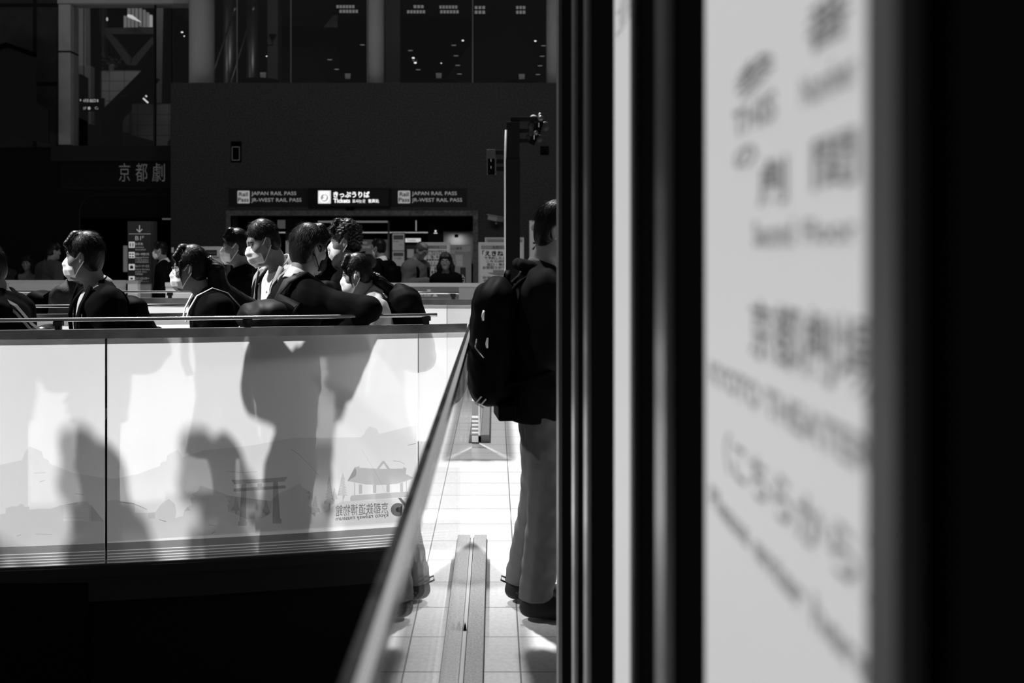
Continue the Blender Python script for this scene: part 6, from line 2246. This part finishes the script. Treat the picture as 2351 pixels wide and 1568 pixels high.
slabp('column_bay', [(176, 152), (176, 11), (195, 11), (196, 152)], 31, .4, GREY_PANEL)
slabp('wall_stair_upper', [(231, 162), (323, 162), (323, 165), (238, 248), (231, 248)], 30, .3, STONE)
slabp('wall_stair_left', [(168, 151), (208, 151), (208, 285), (203, 285), (203, 180), (190, 172), (168, 165)], 30.5, .3, mat('stair_side', 0.30, 0.6, 0.2))
slabp('wall_stair_lower', [(259, 260), (295, 228), (295, 305), (259, 296)], 29.4, .3, STONE)
slabp('wall_stair_right', [(303, 238), (352, 238), (352, 323), (303, 310)], 28.6, .3, STONE)
slabp('wall_stair_end', [(354, 238), (391, 238), (391, 318), (385, 326), (385, 335), (354, 335)], 28.6, .3, STONE)
slabp('column_stair', [(281, 227), (296, 227), (296, 303), (281, 300)], 29.0, .25, mat('stair_column', 0.55, 0.6, 0.2))
slabp('column_truss', [(355, 11), (375, 11), (371, 236), (355, 236)], 29.5, .3, mat('truss_grey', 0.16, 0.6, 0.2))
slabp('beam_truss', [(240, 64), (352, 62), (352, 78), (240, 78)], 32, .3, mat('truss_dark', 0.10, 0.6, 0.2))
slabp('beam_brace_left', [(240, 78), (256, 78), (303, 138), (298, 150), (290, 148)], 32, .3, mat('truss_dark', 0.10))
slabp('beam_brace_right', [(350, 84), (352, 100), (312, 150), (298, 150), (300, 138)], 32, .3, mat('truss_dark', 0.10))
slabp('beam_raking_left', [(228, 11), (238, 11), (240, 130), (233, 130)], 32.5, .3, mat('truss_dark', 0.10))
es = thing('escalator', 'black sloping escalator seen through the glazed bay', 'escalator', (0, 0, 0))
o = slabp('escalator_body', [(326, 161), (346, 172), (262, 262), (258, 272), (258, 335), (236, 335), (236, 252)], 28.2, .8, BLACK, False)
o.parent = es
o = slabp('handrail', [(277, 219), (292, 218), (292, 220), (277, 221)], 28.1, .05, STEEL_DARK, False)
o.parent = es
SL = emat('skylight_slat', 1.0, 0.11)
t = thing('roof_louvre', 'row of pale upright slats in the roof of the glazed bay', 'louvre', W(286, 63, 33))
for k, (x, y0, y1) in enumerate(((286, 36, 63), (294.5, 12, 63), (303, 12, 63), (312, 12, 63), (321, 17, 60), (330, 22, 62), (338, 28, 63), (345.5, 34, 64))):
    p_ = W(x, y1, 33) - t.location
    box('slat', (p_.x - .03, 0, p_.z), (p_.x + .03, .12, p_.z + (y1 - y0) * 33 / F), emat('skylight_slat_bright', 1.0, 0.3) if k == 7 else SL, t)
box('louvre_frame', (-.1, .12, -.05), (61 * 33 / F, .2, ZH - t.location.z), BLACK, t)
t = thing('pendant_lamp', 'bright cone shaped lamp hanging in the glazed bay', 'lamp', W(308, 43, 31.5))
MB().tube([(-.20, 0, .10), (-.08, 0, .06), (.22, 0, -.11)], [.045, .06, .008], 14).build('lamp_shade', emat('pendant_glow', 1.0, 0.6), t, True)
MB().tube([(-.08, 0, .1), (-.08, 0, ZH - t.location.z)], .006, 6).build('lamp_cord', BLACK, t)
t = thing('pendant_lamp', 'small lamp at the left of the truss in the glazed bay', 'lamp', W(246, 44, 31.5))
MB().ell((0, 0, 0), (.03, .03, .06)).build('lamp_shade', emat('pendant_glow_dim', 1.0, 0.4), t, True)
MB().tube([(0, 0, .05), (0, 0, ZH - t.location.z)], .006, 6).build('lamp_cord', BLACK, t)
t = thing('skylight_fan', 'bright fan of light bars under the sloping escalator', 'skylight', W(300, 224, 29.8))
k_ = 29.8 / F
fm = MB()
fm.prism([(2 * k_, 0), (12 * k_, 10 * k_), (18 * k_, 4 * k_), (18 * k_, 0)], 0, .05)
fm.box((0, 0, -5 * k_), (18 * k_, .05, -2 * k_))
fm.box((3 * k_, 0, -13 * k_), (6 * k_, .05, -5 * k_))
fm.build('light_panel', emat('fan_glow', 1.0, 0.85), t)
box('fan_post', (8 * k_, .06, lZ(337) - t.location.z), (10 * k_, .12, 2 * k_), BLACK, t)
for a_, b_, g in (((20, 18), (37, 2), 0.8), ((17, 13), (29, 4), 0.45), ((18, 8), (40, -12), 0.8)):
    MB().tube([(a_[0] * k_, 0, a_[1] * k_), (b_[0] * k_, 0, b_[1] * k_)], .022, 8).build('light_bar', emat('fan_bar_%d' % int(g * 100), 1.0, g), t, True)
t = thing('hanging_sign', 'black hanging direction sign with white marks inside the glazed bay', 'sign', W(211, 240, 27.5))
k_ = 27.5 / F
box('sign_panel', (-27 * k_, 0, -15 * k_), (27 * k_, .08, 15 * k_), BLACK, t)
MB().tube([(-20 * k_, .04, 15 * k_), (-20 * k_, .04, ZH - t.location.z)], .012, 6).tube([(20 * k_, .04, 15 * k_), (20 * k_, .04, ZH - t.location.z)], .012, 6).build('hanger', BLACK, t)
lt = lettering('sign_lettering', [('→ 9 10', 191, 227, 203, 235, 27.5, 0.03), ('出口 8', 206, 227, 226, 235, 27.5, 0.03), ('1F ●', 192, 245, 208, 252, 27.5, 0.0), ('↻', 218, 244, 226, 251, 27.5, 0.0)], emat('sign_dim_glow', 1.0, 0.42), None, 0.006)
lt.parent = t
lt.location = -t.location
MB().box((-.004 - 27 * k_, -.004, 8 * k_), (-25 * k_, -.001, 12 * k_)).build('sign_mark', emat('sign_dim_glow', 1.0, 0.42), t)
# planters and the bay's own lamp
t = thing('planter', 'dark potted plant on the upper landing of the glazed bay', 'plant', Vector((W(256, 0, 30.1).x, 30.1, W(0, 162, 30).z)))
pm_ = MB()
rg_ = random.Random(5)
for _ in range(40):
    pm_.ell((rg_.gauss(0, .12), rg_.gauss(0, .1), .25 + rg_.gauss(0, .07)), (.05, .04, .03), 8, 5)
pm_.build('foliage', mat('dark_leaf', 0.05, 0.6, 0.2), t)
MB().tube([(0, 0, 0), (0, 0, .2)], [.07, .09], 12).build('pot', MID_PANEL, t)
la = bpy.data.lights.new('bay_lamp', 'AREA')
la.energy = 110
la.size = 3.0
lo_ = bpy.data.objects.new('bay_lamp', la)
lo_.location = (lX(270, 27), 27, ZH - .2)
COL.objects.link(lo_)

# tinted glass canopy at the far left
t = thing('glass_canopy', 'dark tinted glass enclosure in front of the left facade', 'canopy', W(56, 330, 23))
k_ = 23 / F
cnp = [W(x, y, 23) - t.location for x, y in ((-60, 130), (14, 104), (82, 128), (82, 236), (112, 250), (112, 330), (-60, 300))]
MB().prism([(p.x, p.z) for p in cnp], 0, .05).build('tinted_pane', mat('tinted_pane', 0.012, 0.25, 0.4), t)
MB().tube([W(-60, 130, 22.95) - t.location, W(14, 102, 22.95) - t.location, W(82, 127, 22.95) - t.location], .05, 8).build('canopy_edge', BLACK, t)
t.location.y += 0.0

# unseen blocker added far on the left to shade the far half
struct(box('wall_light_blocker', (-27, 14.2, 0), (-26.5, DL, 30), DARK_PANEL))


# ------------------------------------------------------------------ people in the shaded far half
def far_person(label, px, top, d, yaw, style='short', top_m=None, leg_m=None, mask=None, specs=False, head=(0, 5, 0), hem=0.74, arms=None, hair_m=None, vee=None, tm=0.028, group=None, wide=0.95):
    zt = EYE - (top - PY) * d / F
    P = Pose(loc=at(px, d, 0.0), yaw=yaw, scale=zt / 1.745, lean=2, head=head, wide=wide)
    if arms:
        for k, (e, w, pl, cu) in arms.items():
            P.el[k], P.wr[k], P.palm[k], P.curl[k] = P.up(e), P.up(w), np.array(pl, np.float32), cu
    body(P, label, near=False)
    hair(P, style, hair_m, seed=int(px), near=False, n=500, puff=0.006, fringe=0.016 if style != 'bald_top' else 0.0)
    eyebrows(P)
    if mask is not None:
        face_mask(P, mask, near=False)
    if specs:
        spectacles(P, FRAME_DARK, near=False)
    if vee:
        top_garment(P, 'shirt', CLOTH_WHITE, t=0.012, hem=0.9, near=False, wr=0.001)
    top_garment(P, 'jacket', top_m or CLOTH_BLACK, t=tm, hem=hem, near=False, vee=vee, seed=px, neck_r=0.075)
    trousers(P, leg_m or CLOTH_BLACK, near=False)
    shoes(P, near=False)
    return P


F1 = far_person('person in dark suit and white mask beside the direction pillar', 376, 553, 13.6, 100, top_m=CLOTH_SUIT, mask=MASK_WHITE, vee=(1.02, 0.08), head=(0, 4, 0))
collar(F1, 'shirt_collar', CLOTH_WHITE, r=0.068)
F2 = far_person('person with long dark hair in grey top facing the viewer at the far left', 66, 586, 14.2, 180, 'long', top_m=CLOTH_BLACK, vee=(0.80, 0.16), wide=0.84)
bpy.data.objects.remove([o for o in F2.obj.children if o.name.startswith('shirt')][0])
top_garment(F2, 'grey_top', mat('grey_jersey', 0.20, 0.85, 0.1), t=0.014, hem=0.9, near=False)
F3 = far_person('person in dark grey jacket seen from behind at the far left', 116, 556, 13.9, -28, top_m=mat('dark_grey_jacket', 0.07, 0.85, 0.1), head=(-25, 5, 0), tm=0.045)
F4 = far_person('person in black coat at the very left edge of the far half', 2, 580, 14.9, 20, top_m=mat('black_wool', 0.03, 0.85, 0.1), tm=0.045)
F5 = far_person('person in dark suit and white collar seen from behind at the ticket hall', 876, 547, 13.2, 52, top_m=CLOTH_SUIT, mask=MASK_WHITE, head=(8, 2, 0))
collar(F5, 'shirt_collar', CLOTH_WHITE, r=0.070, h0=-0.02, h1=0.05, near=False)
backpack(F5, 'black backpack on the suited person at the ticket hall', BAG_BLACK, near=False)
A6 = {1: ((0.235, 0.0, 1.12), (0.10, 0.25, 1.17), (-0.5, -0.2, 0.8), 45), -1: ((-0.235, 0.0, 1.12), (-0.07, 0.25, 1.15), (0.5, -0.2, 0.8), 45)}
F6 = far_person('balding person with spectacles in grey jacket looking at a phone', 955, 548, 13.1, -122, 'bald_top', top_m=mat('slate_jacket', 0.11, 0.85, 0.1, bump=0.2, scale=300), specs=True, head=(-2, 32, 0), arms=A6, hair_m=HAIR_GREY, tm=0.040)
bpk = backpack(F6, 'black backpack worn by the person looking at a phone', BAG_BLACK, near=False, c=(0, -0.27, 1.12))
ph = F6.place(thing('phone', 'black phone held by the balding person', 'phone'))
pm_ = MB()
m4 = Matrix.Translation(Vector([float(v) for v in F6.up((0.02, 0.345, 1.205))])) @ Matrix.Rotation(math.radians(-28), 4, 'X')
pm_.box((-.037, -.075, -.004), (.037, .075, .004), M=m4)
pm_.build('phone_body', BLACK, ph, bevel=0.003)
MB().box((-.034, -.070, .0045), (.034, .070, .0055), M=m4).build('phone_screen', mat('phone_glass', 0.02, 0.1, 0.5), ph)
A7 = {1: ((0.225, -0.01, 1.10), (0.04, 0.22, 1.12), (-0.6, -0.5, 0), 35), -1: ((-0.225, -0.01, 1.10), (-0.02, 0.20, 1.11), (0.6, -0.5, 0), 35)}
F7 = far_person('person with long curly hair and spectacles in black sweater facing the viewer', 1024, 579, 12.45, 176, 'long', specs=True, head=(0, 3, 0), arms=A7, tm=0.034, wide=0.84)
